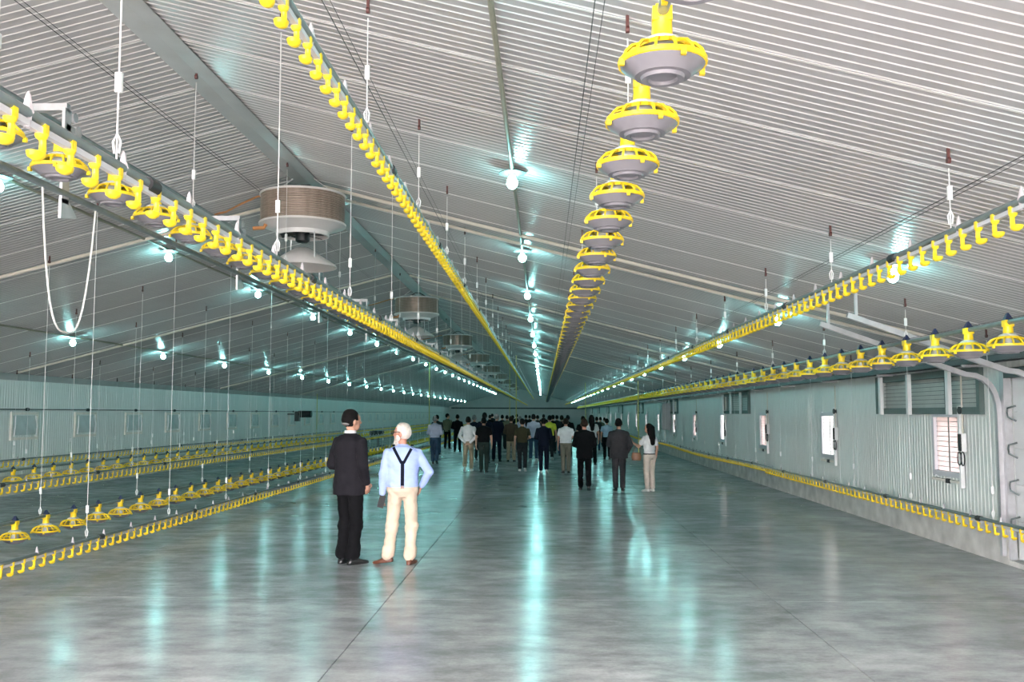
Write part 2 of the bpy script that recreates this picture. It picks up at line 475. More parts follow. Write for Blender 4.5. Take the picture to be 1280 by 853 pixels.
# motor box with looped cable beside the nearer windows
for i in range(6):
    a = RWIN[i][0]
    o = empty('window_actuator', (XR - 0.06, a - 0.16, 1.40))
    where = ['nearest window of the right wall', 'second window of the right wall', 'third window of the right wall', 'fourth window of the right wall',
             'fifth window of the right wall', 'sixth window of the right wall'][i]
    tag(o, 'small grey actuator box with looped black cable beside the ' + where, 'actuator', 'window actuators on the right wall')
    m = MB(); m.box((0, 0, 0), (0.07, 0.11, 0.24)); m.build('housing', M_WHITE, o, smooth=False)
    m = MB(); m.box((-0.04, -0.02, 0), (0.02, 0.07, 0.22)); m.build('cover', M_BLACK, o, smooth=False)
    for sy in (-1, 1):
        m = MB(); m.tube([(-0.02, sy * 0.05 + 0.055 * math.cos(q * PI / 6), -0.21 + 0.09 * math.sin(q * PI / 6)) for q in range(12)], 0.008, 6, closed=True)
        m.build('cable_loop', M_BLACK, o)
    m = MB(); m.tube([(0, -0.03, 0.10), (0, -0.03, 0.9)], 0.012, 6); m.build('pull_rod', M_COND, o)
    m = MB(); m.tube([(-0.03, 0.0, 0.42), (0.02, 0, 0.42)], 0.05, 12); m.build('pulley', M_BLACK, o)

# long vents above the windows
for i, (a, b, z0, z1) in enumerate(RVENT):
    o = empty('wall_vent', (XR, (a + b) / 2, (z0 + z1) / 2))
    tag(o, 'long dark-framed vent with white posts, %s along the right wall from the camera' % ORD[i], 'vent', 'high vents of the right wall')
    W, Hh = b - a, z1 - z0; t = 0.09
    m = MB()
    for sy in (-1, 1): m.box((-0.03, sy * (W / 2 - t / 2 + 0.03), 0), (0.08, t, Hh + 0.06))
    for sz in (-1, 1): m.box((-0.03, 0, sz * (Hh / 2 - t / 2 + 0.03)), (0.08, W - 2 * t + 0.06, t))
    m.build('vent_frame', M_DKFRAME, o, smooth=False)
    m = MB(); m.box((0.10, 0, 0), (0.02, W, Hh)); m.build('shutter', mat('pale_vent_shutter', (0.52, 0.55, 0.53), 0.5, var=0.06), o, smooth=False)
    if i < 3:
        gb = MB().box((0, 0, 0), (0.010, W - 0.1, 0.006)).mesh('grid_bar', M_DKFRAME, False)
        for q in range(1, 9): link('grid_bar', gb, o, (0.05, 0, -Hh / 2 + Hh * q / 9))
        for q in (-0.16, 0.2):
            m = MB(); m.box((0.04, q * W, 0), (0.015, 0.02, Hh)); m.build('mullion', M_DKFRAME, o, smooth=False)
    for q in (-0.28, 0.1, 0.42):
        m = MB(); m.box((-0.10, q * W, -0.01), (0.05, 0.09, Hh + 0.06)); m.build('post', M_WHITE, o, smooth=False)

# left wall inlets
for i in range(28):
    yc = 20.95 + 2.84 * i
    o = empty('window_%d' % (i + 20), (XL, yc, 1.50)); tag(o, kind='structure')
    W, Hh = 1.06, 0.56; m = MB(); t = 0.07
    for sy in (-1, 1): m.box((0.02, sy * W / 2, 0), (0.06, t * 0.8, Hh + t))
    for sz in (-1, 1): m.box((0.02, 0, sz * Hh / 2), (0.06, W - t * 0.8, t * 0.8))
    m.build('window_frame', M_FRAMEW, o, smooth=False)
    m = MB()
    m.add([(0.03, -W / 2 + 0.05, Hh / 2 - 0.05), (0.03, W / 2 - 0.05, Hh / 2 - 0.05), (0.05, W / 2 - 0.05, -Hh / 2 + 0.08), (0.05, -W / 2 + 0.05, -Hh / 2 + 0.08),
           (0.012, -W / 2 + 0.05, Hh / 2 - 0.05), (0.012, W / 2 - 0.05, Hh / 2 - 0.05), (0.03, W / 2 - 0.05, -Hh / 2 + 0.08), (0.03, -W / 2 + 0.05, -Hh / 2 + 0.08)],
          [(0, 3, 2, 1), (4, 5, 6, 7), (0, 1, 5, 4), (1, 2, 6, 5), (2, 3, 7, 6), (3, 0, 4, 7)])
    m.build('flap', M_FLAP, o, smooth=False)
    if i < 14:
        for sy in (-1, 1):
            m = MB(); m.tube([(0.055, sy * (W / 2 - 0.07), -Hh / 2 + 0.05), (0.075, sy * (W / 2 - 0.07), 0), (0.05, sy * (W / 2 - 0.11), Hh / 2 - 0.06)], 0.018, 6)
            m.build('flap_arm', M_WHITE, o)
        m = MB(); m.ell((0.08, 0, Hh / 2 + 0.09), (0.04, 0.09, 0.04), 8, 6); m.build('pull_cleat', M_BLACK, o)
m = MB(); m.tube([(XL + 0.09, 14, 1.87), (XL + 0.09, 108, 1.87)], 0.012, 6)
tag(m.build('inlet_cable', M_WIRE), 'dark pull cable strung above the windows of the left wall', 'cable')

# sectional door on the right
o = empty('door_1', (XR, 9.92, 0)); tag(o, kind='structure')
for q in range(5):
    m = MB(); m.box((0.06, 0, 0.08 + 0.215 + q * 0.43), (0.05, 3.04, 0.424)); m.build('door_section', M_DOOR, o, smooth=False)
m = MB(); m.box((0.10, 0, 1.13), (0.02, 3.3, 2.4)); m.build('light_leak_backing', M_DOOR, o, smooth=False)  # added panel, keeps sky light from leaking between and beside the sections
m = MB()
for sy in (-1, 1): m.box((-0.03, sy * 1.56, 1.15), (0.09, 0.10, 2.3))
m.build('door_frame', M_GALVL, o, smooth=False)
m = MB(); m.box((-0.02, 0, 2.26), (0.10, 3.2, 0.12)); m.build('door_head', M_BLACK, o, smooth=False)
m = MB(); m.box((0.03, 0.9, 0.20), (0.03, 0.5, 0.04)); m.build('bottom_handle', M_BLACK, o, smooth=False)
for q in range(4):
    m = MB()
    zc = 0.50 + q * 0.43
    m.tube([(-0.05, 1.50, zc), (-0.09, 1.40, zc - 0.05), (-0.01, 1.36, zc - 0.10)], 0.012, 6)
    m.tube([(-0.05, 1.50, zc), (-0.09, 1.40, zc + 0.05), (-0.01, 1.36, zc + 0.08)], 0.012, 6)
    m.build('hinge', M_GALV, o)
# door tracks: rise, bend, then run up under the roof slope
def track(yy, x_end):
    pts = [(XR - 0.10, yy, 0.1), (XR - 0.10, yy, 1.75)]
    sl = 0.36
    zc = 1.78 + 0.40
    for q in range(1, 7):
        u = q / 6
        pts.append((XR - 0.10 - 0.38 * u * u, yy, 1.75 + 0.50 * (1 - (1 - u) ** 2)))
    x0, z0 = pts[-1][0], pts[-1][2]
    pts.append((x_end, yy, z0 + sl * (x0 - x_end)))
    m = MB(); m.tube(pts, 0.042, 4); return m, pts[-1]
for yy, xe, lab in ((11.52, 3.36, 'grey curved door track nearest the wall vents, rising from the white door to the roof'),
                    (10.5, 3.36, 'second grey door track running beside the first above the white door')):
    o = empty('door_track', (XR - 0.1, yy, 0)); tag(o, lab, 'door track', 'tracks of the sectional door')
    m, e = track(yy, xe)
    r = m.build('rail', M_GALVL, None, smooth=False); r.parent = o; r.matrix_parent_inverse = Matrix.Translation((-(XR - 0.1), -yy, 0))
    m = MB(); m.box((xe - XR + 0.1 + 0.1, 0, (e[2] - 0.03 + ceil_z(xe + 0.1) - 0.01) / 2), (0.03, 0.03, ceil_z(xe + 0.1) - 0.01 - e[2] + 0.03)); m.build('hanger', M_GALVL, o, smooth=False)

# cable tray along the right wall
o = empty('cable_tray', (5.33, 60, 2.42)); tag(o, 'dark ladder cable tray running along the right wall above the vents', 'cable tray')
m = MB()
for dx in (-0.10, 0.10): m.box((dx, 0, 0), (0.02, 113, 0.06))
m.build('side_rail', M_WIRE, o, smooth=False)
rg = MB().box((0, 0, 0), (0.2, 0.03, 0.025)).mesh('rung', M_GALV, False)
for i in range(90): link('rung', rg, o, (0, -56 + i * 0.3, 0))
m = MB()
for i in range(90, 374): m.box((0, -56 + i * 0.3, 0), (0.2, 0.03, 0.025))
tag(m.build('rung', M_GALV, o, smooth=False), kind='stuff')
m = MB(); m.tube([(-0.04, -56, 0.03), (-0.04, 56, 0.03)], 0.02, 6); m.tube([(0.04, -56, 0.025), (0.04, 56, 0.025)], 0.016, 6)
m.build('cable', M_BLACK, o)
bk = MB().box((0.06, 0, -0.045), (0.30, 0.04, 0.03)).mesh('bracket', M_GALVL, False)
for i in range(36): link('bracket', bk, o, (0, -54 + i * 3.0, 0))

# ------------------------------------------------------------------ ceiling pipes, conduits, lamps
def slope_pipe(name, y, x0, x1, r, material, label, cat='pipe', drop=0.05, group=None):
    m = MB(); m.tube([(x0, y, ceil_z(x0) - drop), (x1, y, ceil_z(x1) - drop)], r, 8)
    tag(m.build(name, material), label, cat, group)
G = 'pipes crossing under the roof slopes'
for n, y in enumerate((12.1, 12.72, 20.1, 23.3, 33.0, 44.0)):
    slope_pipe('ceiling_pipe', y, XRID + 0.2, XR - 0.3, 0.022, M_COND, 'thin beige pipe across the right roof slope, %s from the camera' % ORD[n], group=G)
for n, y in enumerate((12.72, 20.1, 33.0, 44.0)):
    slope_pipe('ceiling_pipe', y, XL + 0.3, XRID - 0.2, 0.024, M_COND, 'thin beige pipe across the left roof slope, %s from the camera' % ORD[n], group=G)
LROWS = [(-9.1, 'row nearest the left wall'), (-5.5, 'row just left of the heaters'),
         (-0.29, 'middle row right of the ridge'), (3.27, 'row beside the right wall')]
lp_plate = MB().lathe([(0.001, 0.0), (0.125, -0.004), (0.13, -0.012), (0.06, -0.02), (0.001, -0.02)], 20).mesh('lamp_plate', M_PLATE)
lp_sock = MB().lathe([(0.001, 0.0), (0.028, 0.0), (0.034, -0.02), (0.034, -0.045), (0.028, -0.055), (0.001, -0.055)], 12).mesh('lamp_socket', M_SOCK)
_b = MB(); _b.ell((0, 0, -0.105), (0.054, 0.054, 0.06), 10, 6)
lp_bulb = _b.mesh('bulb', M_BULB)
lamps = []
for r, (x, rl) in enumerate(LROWS):
    for n in range(25):  # the farthest lamps of each row are added to brighten the back wall
        y = 4.5 + 4.36 * n + (0.0 if r > 1 else 0.35)
        if r == 0 and n < 2: continue
        o = empty('ceiling_lamp', (x, y, ceil_z(x) - 0.055))
        lab = 'lit ceiling bulb, %s from the camera in the %s' % (ORD[n if r else n - 2], rl)
        tag(o, lab, 'lamp', 'lamps, ' + rl)
        link('lamp_plate', lp_plate, o); link('lamp_socket', lp_sock, o); link('bulb', lp_bulb, o)
    m = MB(); m.tube([(x, 1.0, ceil_z(x) - 0.042), (x, 110, ceil_z(x) - 0.042)], 0.019, 8)
    tag(m.build('lamp_conduit', M_CONDG), 'slim olive-grey conduit linking the lamps of the %s' % rl, 'conduit', 'conduits of the lamp rows')

# winch cables stretched under the roof above the lines
for n, (x, lab) in enumerate(((-3.62, 'dark winch cable just left of the ridge flashing'), (-1.35, 'dark winch cable above the middle drinker line'),
                 (0.27, 'dark winch cable above the middle feeder line'), (2.75, 'dark winch cable above the drinker line on the right'))):
    m = MB(); z = ceil_z(x) - 0.10
    m.tube([(x, 1.0, z), (x, 108, z)], 0.0035, 6); m.tube([(x + 0.05, 1.0, z), (x + 0.05, 60, z - 0.01)], 0.0025, 5)
    tag(m.build('winch_cable', M_WIRE), lab, 'cable', 'winch cables under the roof')

# ------------------------------------------------------------------ heaters under the ridge
def heater_meshes():
    R = 0.53
    d = {}
    # drum made of stacked tube fins
    prof = []
    nf = 13
    for i in range(nf):
        z0 = -0.36 * (1 - i / nf); dz = 0.36 / nf
        prof += [(R - 0.012, z0), (R, z0 + 0.2 * dz), (R, z0 + 0.8 * dz), (R - 0.012, z0 + dz)]
    d['drum'] = MB().lathe(prof, 40).mesh('drum', M_DRUM)
    d['top_rim'] = MB().lathe([(0.001, 0.03), (R - 0.05, 0.03), (R + 0.014, 0.016), (R + 0.014, -0.008), (R - 0.02, -0.008), (0.001, -0.005)], 40).mesh('top_rim', M_HWHITE)
    d['bottom_dish'] = MB().lathe([(R - 0.02, -0.35), (R + 0.02, -0.36), (R + 0.02, -0.385), (R - 0.08, -0.42), (0.34, -0.465), (0.335, -0.52), (0.31, -0.52), (0.31, -0.45), (0.2, -0.40), (0.001, -0.40)], 40).mesh('bottom_dish', M_HWHITE)
    m = MB(); m.lathe([(0.001, -0.44), (0.09, -0.44), (0.09, -0.58), (0.06, -0.60), (0.001, -0.60)], 16)
    for k in range(6):
        q = k * PI / 3
        m.add([(0.08 * math.cos(q), 0.08 * math.sin(q), -0.49), (0.29 * math.cos(q - 0.25), 0.29 * math.sin(q - 0.25), -0.515), (0.29 * math.cos(q + 0.25), 0.29 * math.sin(q + 0.25), -0.475),
               (0.08 * math.cos(q), 0.08 * math.sin(q), -0.50), (0.29 * math.cos(q - 0.25), 0.29 * math.sin(q - 0.25), -0.525), (0.29 * math.cos(q + 0.25), 0.29 * math.sin(q + 0.25), -0.485)],
              [(0, 1, 2), (5, 4, 3), (0, 3, 4, 1), (1, 4, 5, 2), (2, 5, 3, 0)])
    d['fan'] = m.mesh('fan', M_BLACK)
    d['deflector_cone'] = MB().lathe([(0.001, -0.67), (0.09, -0.675), (0.43, -0.89), (0.44, -0.92), (0.42, -0.925), (0.36, -0.89), (0.06, -0.70), (0.001, -0.695)], 40).mesh('deflector_cone', M_HWHITE)
    m = MB(); q = 0
    d['rod'] = MB().tube([(0, 0, -0.50), (0.02, 0, -0.83)], 0.008, 6).mesh('rod', M_GALVL)
    return d
hm = heater_meshes()
for n in range(9):
    y = 11.85 + 10.95 * n
    zt = 4.56
    o = empty('gas_heater', (XRID, y, zt))
    tag(o, 'round brown-drummed ceiling heater with white cone deflector, %s from the camera under the ridge' % ORD[n], 'heater', 'heaters under the ridge')
    for k, me in hm.items():
        if k == 'rod':
            if n < 5:
                for q in range(4):
                    a = q * PI / 2 + 0.7
                    link('rod', me, o, (0.33 * math.cos(a), 0.33 * math.sin(a), 0), a)
        else: link(k, me, o)
    zr = ZR - zt - 0.03
    for s in (-1, 1):
        m = MB(); m.tube([(s * 0.42, 0, 0.02), (s * 0.10, 0, zr)], 0.008, 6); m.build('hanger', M_GALVL, o)
    m = MB(); m.tube([(-0.25, 0.1, 0.02)] + [(-0.25 + 0.5 * u, 0.1, 0.02 + 0.16 * math.sin(PI * u)) for u in (0.2, 0.4, 0.6, 0.8)] + [(0.3, 0.1, 0.02)], 0.012, 6)
    m.build('power_cable', M_BLACK, o)
    if n < 4:
        m = MB(); m.tube([(-0.50, 0.05, 0.02), (-0.62, 0.1, 0.03), (-0.9, 0.3, -0.02), (-1.2, 0.6, -0.06), (-1.5, 0.75, -0.08)], 0.014, 8); m.build('gas_hose', M_COPPER, o)
        m = MB(); m.tube([(-0.40, -0.25, -0.40), (-0.42, -0.28, -0.46), (-0.55, -0.30, -0.47)], 0.025, 8); m.build('gas_inlet', M_COPPER, o)

# ------------------------------------------------------------------ feeder lines and drinker lines
YEND = 108.0
def pan_meshes():
    d = {}
    neck = MB()
    neck.lathe([(0.046, 0.145), (0.042, 0.165), (0.038, 0.235), (0.040, 0.24), (0.001, 0.24)], 12)
    neck.box((0, 0, 0.255), (0.075, 0.07, 0.055)); neck.box((0, 0, 0.285), (0.05, 0.05, 0.02))
    d['neck'] = neck
    dish = MB()
    dish.lathe([(0.001, 0.014), (0.052, 0.012), (0.058, 0.001), (0.080, 0.0), (0.086, 0.013), (0.108, 0.014), (0.114, 0.022), (0.158, 0.050), (0.166, 0.062),
                (0.162, 0.064), (0.12, 0.036), (0.06, 0.036), (0.001, 0.05)], 26)
    d['dish'] = dish
    grill = MB()
    grill.lathe([(0.163, 0.056), (0.171, 0.058), (0.172, 0.076), (0.164, 0.078)], 26, closed=True)
    grill.lathe([(0.074, 0.128), (0.094, 0.122), (0.092, 0.138), (0.076, 0.146)], 26, closed=True)
    for k in range(14):
        q = 2 * PI * k / 14
        c, s = math.cos(q), math.sin(q)
        pts = [(0.168 * c, 0.168 * s, 0.068), (0.158 * c, 0.158 * s, 0.092), (0.132 * c, 0.132 * s, 0.118), (0.088 * c, 0.088 * s, 0.134)]
        grill.tube(pts, 0.0075, 4, cap=False)
    for k in range(4):
        q = 2 * PI * (k + 0.25) / 4
        grill.box((0.171 * math.cos(q), 0.171 * math.sin(q), 0.052), (0.02, 0.02, 0.026))
    d['grill'] = grill
    col = MB(); col.lathe([(0.05, 0.05), (0.052, 0.13), (0.078, 0.142), (0.074, 0.156), (0.045, 0.170), (0.040, 0.05)], 16)
    d['collar'] = col
    cp = MB(); 
    cp.add([(-0.035, -0.035, 0.285), (0.035, -0.035, 0.285), (0.035, 0.035, 0.285), (-0.035, 0.035, 0.285), (-0.006, -0.01, 0.345), (0.006, -0.01, 0.345), (0.006, 0.01, 0.345), (-0.006, 0.01, 0.345)],
           [(0, 3, 2, 1), (4, 5, 6, 7), (0, 1, 5, 4), (1, 2, 6, 5), (2, 3, 7, 6), (3, 0, 4, 7)])
    d['cap'] = cp
    low = MB(); low.lathe([(0.001, 0.0), (0.08, 0.0), (0.166, 0.056), (0.17, 0.075), (0.09, 0.14), (0.045, 0.15), (0.04, 0.24), (0.001, 0.28)], 10)
    d['low'] = low
    lowd = MB(); lowd.lathe([(0.001, -0.002), (0.083, -0.002), (0.160, 0.048)], 10); d['lowdish'] = lowd
    return d
PD = pan_meshes()
PM = {'neck': PD['neck'].mesh('feeder_pan', M_YEL), 'dish': PD['dish'].mesh('dish', M_DISH), 'grill': PD['grill'].mesh('grill', M_YEL, angle=60),
      'collar': PD['collar'].mesh('collar', M_CLEAR), 'cap': PD['cap'].mesh('cap', M_NAVY, smooth=False)}
cupm = MB()
cupm.lathe([(0.024, 0.0), (0.02, -0.012), (0.012, -0.02)], 10, (0, -0.004, -0.012))
cupm.tube([(0, 0.0, -0.008), (0, 0.006, -0.04), (0, 0.006, -0.065), (0, -0.004, -0.088)], [0.014, 0.012, 0.013, 0.014], 8)
cupm.lathe([(0.001, -0.022), (0.014, -0.020), (0.027, -0.010), (0.031, 0.006), (0.028, 0.008), (0.022, -0.004), (0.001, -0.008)], 12, (0, 0, 0))
# elongate the bowl towards the house entrance
vv = []
for i, p in enumerate(cupm.v):
    if i >= len(cupm.v) - 7 * 12: vv.append((p[0], p[1] * 1.35 - 0.036, p[2] - 0.092))
    else: vv.append(p)
cupm.v = vv
cupm.box((0, 0, 0.008), (0.034, 0.03, 0.036))
CUP = cupm.mesh('drinker_cup', M_YEL)
cupl = MB(); cupl.box((0, 0.004, -0.05), (0.022, 0.022, 0.10)); cupl.lathe([(0.001, -0.02), (0.03, -0.002), (0.03, 0.01), (0.001, 0.0)], 6, (0, -0.036, -0.092))
ADJ = MB().box((0, 0, 0.05), (0.028, 0.018, 0.085)).mesh('height_adjuster', M_WHITE, False)
HOOK = MB().tube([(0, 0, 0.0), (0.016, 0, -0.04), (0.010, 0, -0.09), (-0.010, 0, -0.09), (-0.016, 0, -0.04)], 0.005, 5, closed=True).mesh('hook', M_WHITE)
_p = MB(); _p.tube([(-0.010, 0, 0), (0.010, 0, 0)], 0.020, 10); _p.box((0, 0, 0.04), (0.018, 0.014, 0.08))
PULLEY = _p.mesh('pulley', M_RED)
CLIP = MB().box((0, 0, 0.03), (0.03, 0.035, 0.11)).mesh('pipe_clip', M_CLIP, False)
CLIPT = MB().lathe([(0.012, -0.055), (0.015, -0.02), (0.0235, 0.0), (0.015, 0.025), (0.009, 0.06), (0.001, 0.075)], 8).mesh('pipe_clip', M_CLIP)
COUP = MB().tube([(0, -0.05, 0), (0, 0.05, 0)], 0.034, 10).mesh('coupling', M_BLACK)
def cords(root, x, ztop_line, y0, step, near=30.0):
    """suspension cord, height adjuster, hook and pulley as parts; beyond 'near' joined"""
    zc = ceil_z(x) - 0.13
    far = MB(); y = y0; sg = 0
    L = zc - ztop_line
    cm = MB().tube([(0, 0, 0), (0, 0, L)], 0.0035, 5).mesh('suspension_cord', M_CORD)
    while y < YEND:
        if abs(x - XRID) < 0.7 and min(abs(y - 11.85 - 10.95 * q) for q in range(9)) < 0.65:
            y += 0.75; continue
        if y < near:
            link('suspension_cord', cm, root, (0, y, ztop_line))
            link('pulley', PULLEY, root, (0, y, zc + 0.05))
            h = min(0.28, L * 0.45)
            link('height_adjuster', ADJ, root, (0, y, ztop_line + h)); link('hook', HOOK, root, (0, y, ztop_line + 0.115))
        else:
            far.tube([(0, y, ztop_line), (0, y, zc)], 0.0035, 4); far.box((0, y, ztop_line + 0.3), (0.034, 0.022, 0.10))
        y += step
    tag(far.build('suspension_cord', M_CORD, root, smooth=False), kind='stuff')

def feeder_line(x, zb, y0, cap, label, ystart=1.0, cord_y=4.0):
    o = empty('feeder_line', (x, 0, 0)); tag(o, label, 'feeder line', 'feeder lines of the house')
    zt = zb + 0.265
    m = MB(); m.tube([(0, ystart, zt), (0, YEND, zt)], 0.0225, 10); m.build('feed_tube', M_GALV, o)
    y = y0
    while y - 0.75 > ystart: y -= 0.75
    far = MB(); fard = MB(); n = 0
    while y < YEND - 0.2:
        if y < 45:
            p = link('feeder_pan', PM['neck'], o, (0, y, zb), random.uniform(-0.06, 0.06))
            link('dish', PM['dish'], p); link('grill', PM['grill'], p)
            if y < 32: link('collar', PM['collar'], p)
            if cap and y < 40: link('cap', PM['cap'], p)
        else:
            far.copyof(PD['low'], (0, y, zb)); fard.copyof(PD['lowdish'], (0, y, zb))
        y += 0.75; n += 1
    tag(far.build('feeder_pan', M_YEL, o), kind='stuff'); tag(fard.build('dish', M_DISH, o), kind='stuff')
    m = MB(); m.tube([(0, ystart, zt + 0.032), (0, YEND, zt + 0.032)], 0.003, 4); m.build('shock_wire', M_WIRE, o)
    cords(o, x, zt + 0.02, cord_y, 3.0)
    return o
fl_c = feeder_line(0.463, 3.06, 3.562, False, 'raised line of yellow feeder pans seen from below, right of the middle lamps', cord_y=5.0)
fl_r = feeder_line(3.96, 2.29, 8.143, True, 'raised line of yellow feeder pans with navy caps along the right wall', cord_y=10.4 - 9)
fl_l = feeder_line(-3.08, 3.27, 5.819, False, 'raised line of yellow feeder pans under the heaters, left of the middle', cord_y=8.1 - 6)
fl_1 = feeder_line(-6.707, 0.137, 11.908, True, 'lowered line of yellow feeder pans near the floor, nearer of the two on the left', ystart=9.0, cord_y=12.5)
fl_2 = feeder_line(-10.25, 0.417, 18.06, True, 'lowered line of yellow feeder pans in front of the left wall', ystart=14.0, cord_y=18.5)
# extra support tubes and brackets of the left raised feeder line
for dz, dx in ((2.15, -0.52), (1.50, -0.19)):
    m = MB(); m.tube([(dx, 1.0, H + dz), (dx, YEND, H + dz)], 0.024, 10); m.build('support_tube', M_GALV, fl_l)
bk = MB(); bk.box((0, 0, 0.30), (0.02, 0.09, 0.66)); bk.box((0, 0.06, 0.50), (0.02, 0.16, 0.05)); bk.tube([(-0.012, 0.15, 0.51), (0.012, 0.15, 0.51)], 0.045, 10)
bk.box((-0.165, 0, 0.64), (0.35, 0.05, 0.05)); bk.tube([(-0.012, 0.10, 0.60), (0.012, 0.10, 0.60)], 0.035, 10)
bk.add([(-0.01, -0.05, 0), (-0.01, 0.05, 0), (-0.01, 0.17, -0.10), (-0.01, -0.05, -0.14), (0.01, -0.05, 0), (0.01, 0.05, 0), (0.01, 0.17, -0.10), (0.01, -0.05, -0.14)],
       [(0, 1, 2, 3), (7, 6, 5, 4), (0, 4, 5, 1), (1, 5, 6, 2), (2, 6, 7, 3), (3, 7, 4, 0)])
BK = bk.mesh('bracket', M_GALVL, False)
y = 6.25 - 3.7
while y < 60: link('bracket', BK, fl_l, (-0.19, y, H + 1.46)); y += 3.7

def drinker_line(x, zcup, y0, label, ystart=1.0, cord_y=4.0, near=18.0, wob=0.0):
    o = empty('drinker_line', (x, 0, 0)); tag(o, label, 'drinker line', 'drinker lines of the house')
    zp = zcup + 0.092
    def wz(y): return wob * math.sin(y * 0.35) if wob and y > 22 else 0.0
    ys = [ystart] + list(np.arange(math.ceil(ystart + 1), YEND, 2.0)) + [YEND]
    m = MB(); m.tube([(0, yy, zp + wz(yy)) for yy in ys], 0.017, 4); m.build('water_pipe', M_PVC, o, smooth=False)
    m = MB(); m.tube([(0, yy, zp + 0.036 + wz(yy)) for yy in ys], 0.021, 10); m.build('support_tube', M_GALV, o)
    y = y0
    while y - 0.2 > ystart: y -= 0.2
    far = MB()
    while y < YEND - 0.2:
        if y < near: link('drinker_cup', CUP, o, (0, y, zp))
        elif y < 75: far.copyof(cupl, (0, y, zp + wz(y)))
        else:
            far.box((0, y, zp - 0.07), (0.03, 0.05, 0.10))
        y += 0.2
    tag(far.build('drinker_cup', M_YEL, o, smooth=False), kind='stuff')
    y = y0 - 0.1; clips = MB(); k = 0
    while y > ystart + 0.75: y -= 0.75
    while y < 60:
        if y < near: link('pipe_clip', CLIPT, o, (0, y, zp + 0.04))
        else: clips.box((0, y, zp + 0.03 + wz(y)), (0.03, 0.035, 0.13))
        y += 0.75; k += 1
    tag(clips.build('pipe_clip', M_CLIP, o, smooth=False), kind='stuff')
    y = cord_y + 0.35
    while y < 45: link('coupling', COUP, o, (0, y, zp + 0.03 + wz(y))); y += 3.0
    cords(o, x, zp + 0.06, cord_y, 2.4)
    return o
drinker_line(-1.071, 3.38, 3.563, 'raised middle drinker line of yellow cups, between heaters and middle lamps', cord_y=5.6 - 2.4)
drinker_line(2.501, 2.763, 5.043, 'raised drinker line of yellow cups above the right side of the hall', cord_y=5.8 - 2.4)
drinker_line(-1.791, 2.695, 3.256, 'raised drinker line of yellow cups crossing before the left feeder pans', cord_y=3.84)
drinker_line(-5.267, 0.195, 9.132, 'lowered drinker line near the floor, nearest on the left', ystart=6.0, cord_y=10.85)
drinker_line(-8.026, 0.598, 13.867, 'lowered drinker line between the two lowered feeder lines on the left', ystart=9.0, cord_y=13.5, near=22)
drinker_line(-11.35, 0.66, 18.0, 'drinker line hanging against the left wall', ystart=14.0, cord_y=20, near=28)
drinker_line(5.10, 0.43, 10.17, 'drinker line low along the concrete plinth of the right wall', ystart=6.0, cord_y=11.0, near=22, wob=0.03)

# hanging hose loop on the left
pts = []
for i in range(21):
    u = i / 20
    pts.append((-3.27, 5.97 + 0.74 * u, 3.275 - 0.94 * (1 - abs(2 * u - 1) ** 3.2)))
m = MB(); m.tube(pts, 0.0065, 8)
tag(m.build('hose_loop', M_HOSE), 'pale hose hanging in a long loop under the left feeder pans', 'hose')

# yellow drop hoses towards the back
for x, y, z0, z1, lab in ((3.80, 38.0, 0.0, ceil_z(3.8), 'thin yellow drop hose behind the woman with long hair'),
                     (2.32, 52.0, 1.2, ceil_z(2.32), 'thin yellow drop hose hanging above the crowd on the right'),
                     (-1.95, 55.0, 1.2, ceil_z(-1.95), 'thin yellow drop hose hanging above the middle of the crowd'),
                     (-1.20, 42.0, 1.3, ceil_z(-1.2), 'thin yellow drop hose under the middle drinker line end'),
                     (-5.40, 44.7, 0.0, ceil_z(-5.4), 'thin yellow drop hose left of the crowd by the lowered lines'),
                     (-11.2, 46.5, 0.0, ceil_z(-11.2), 'thin yellow drop hose against the left wall')):
    m = MB(); m.tube([(x, y, z0), (x, y, z1)], 0.022, 6)
    tag(m.build('drop_hose', M_YPIPE), lab, 'hose', 'yellow drop hoses')
# switch cabinet on the right wall
o = empty('switch_cabinet', (5.33, 41.5, 0)); tag(o, 'grey electrical cabinet hung on the right wall behind the woman', 'cabinet')
m = MB(); m.box((0, 0, 1.65), (0.34, 0.8, 1.15)); m.build('body', M_BOX, o, smooth=False)
m = MB(); m.box((-0.19, 0, 1.65), (0.03, 0.72, 1.05)); m.build('door', M_BOX, o, smooth=False)
m = MB(); m.tube([(-0.05, 0.1, 1.1), (-0.05, 0.1, 0.42)], 0.07, 8); m.tube([(-0.05, -0.2, 1.1), (-0.05, -0.2, 0.42)], 0.05, 8); m.build('duct', M_WHITE, o)
m = MB(); m.tube([(-0.05, -0.1, 2.22), (-1.05, -0.1, 2.55)], 0.03, 6); m.build('strut', M_GALVL, o)
# pipe across the back wall
m = MB(); m.tube([(XL + 0.3, YB - 0.104, 2.45), (XRID, YB - 0.104, 2.42), (XR - 0.3, YB - 0.104, 2.40)], 0.08, 6)
tag(m.build('back_pipe', M_WIRE), 'dark horizontal pipe across the far back wall', 'pipe')
# drive motors
for x, y, z, lab in ((-10.9, 43.0, 1.75, 'dark winch motor mounted on the left wall'), (-8.75, 50.0, 0.72, 'dark drive motor on the drinker lines at left')):
    o = empty('drive_motor', (x, y, z)); tag(o, lab, 'motor')
    m = MB(); m.tube([(-0.30, 0, 0), (0.30, 0, 0)], 0.16, 12); m.build('motor_body', M_BLACK, o)
    m = MB(); m.box((-0.35, 0, -0.1), (0.2, 0.3, 0.45)); m.build('gearbox', M_WIRE, o, smooth=False)
    m = MB(); m.box((-0.55 if x < -10 else 0, 0, -0.40 if x > -10 else 0.0), (0.5 if x < -10 else 0.1, 0.1, 0.06 if x < -10 else 0.64)); m.build('mount', M_WIRE, o, smooth=False)
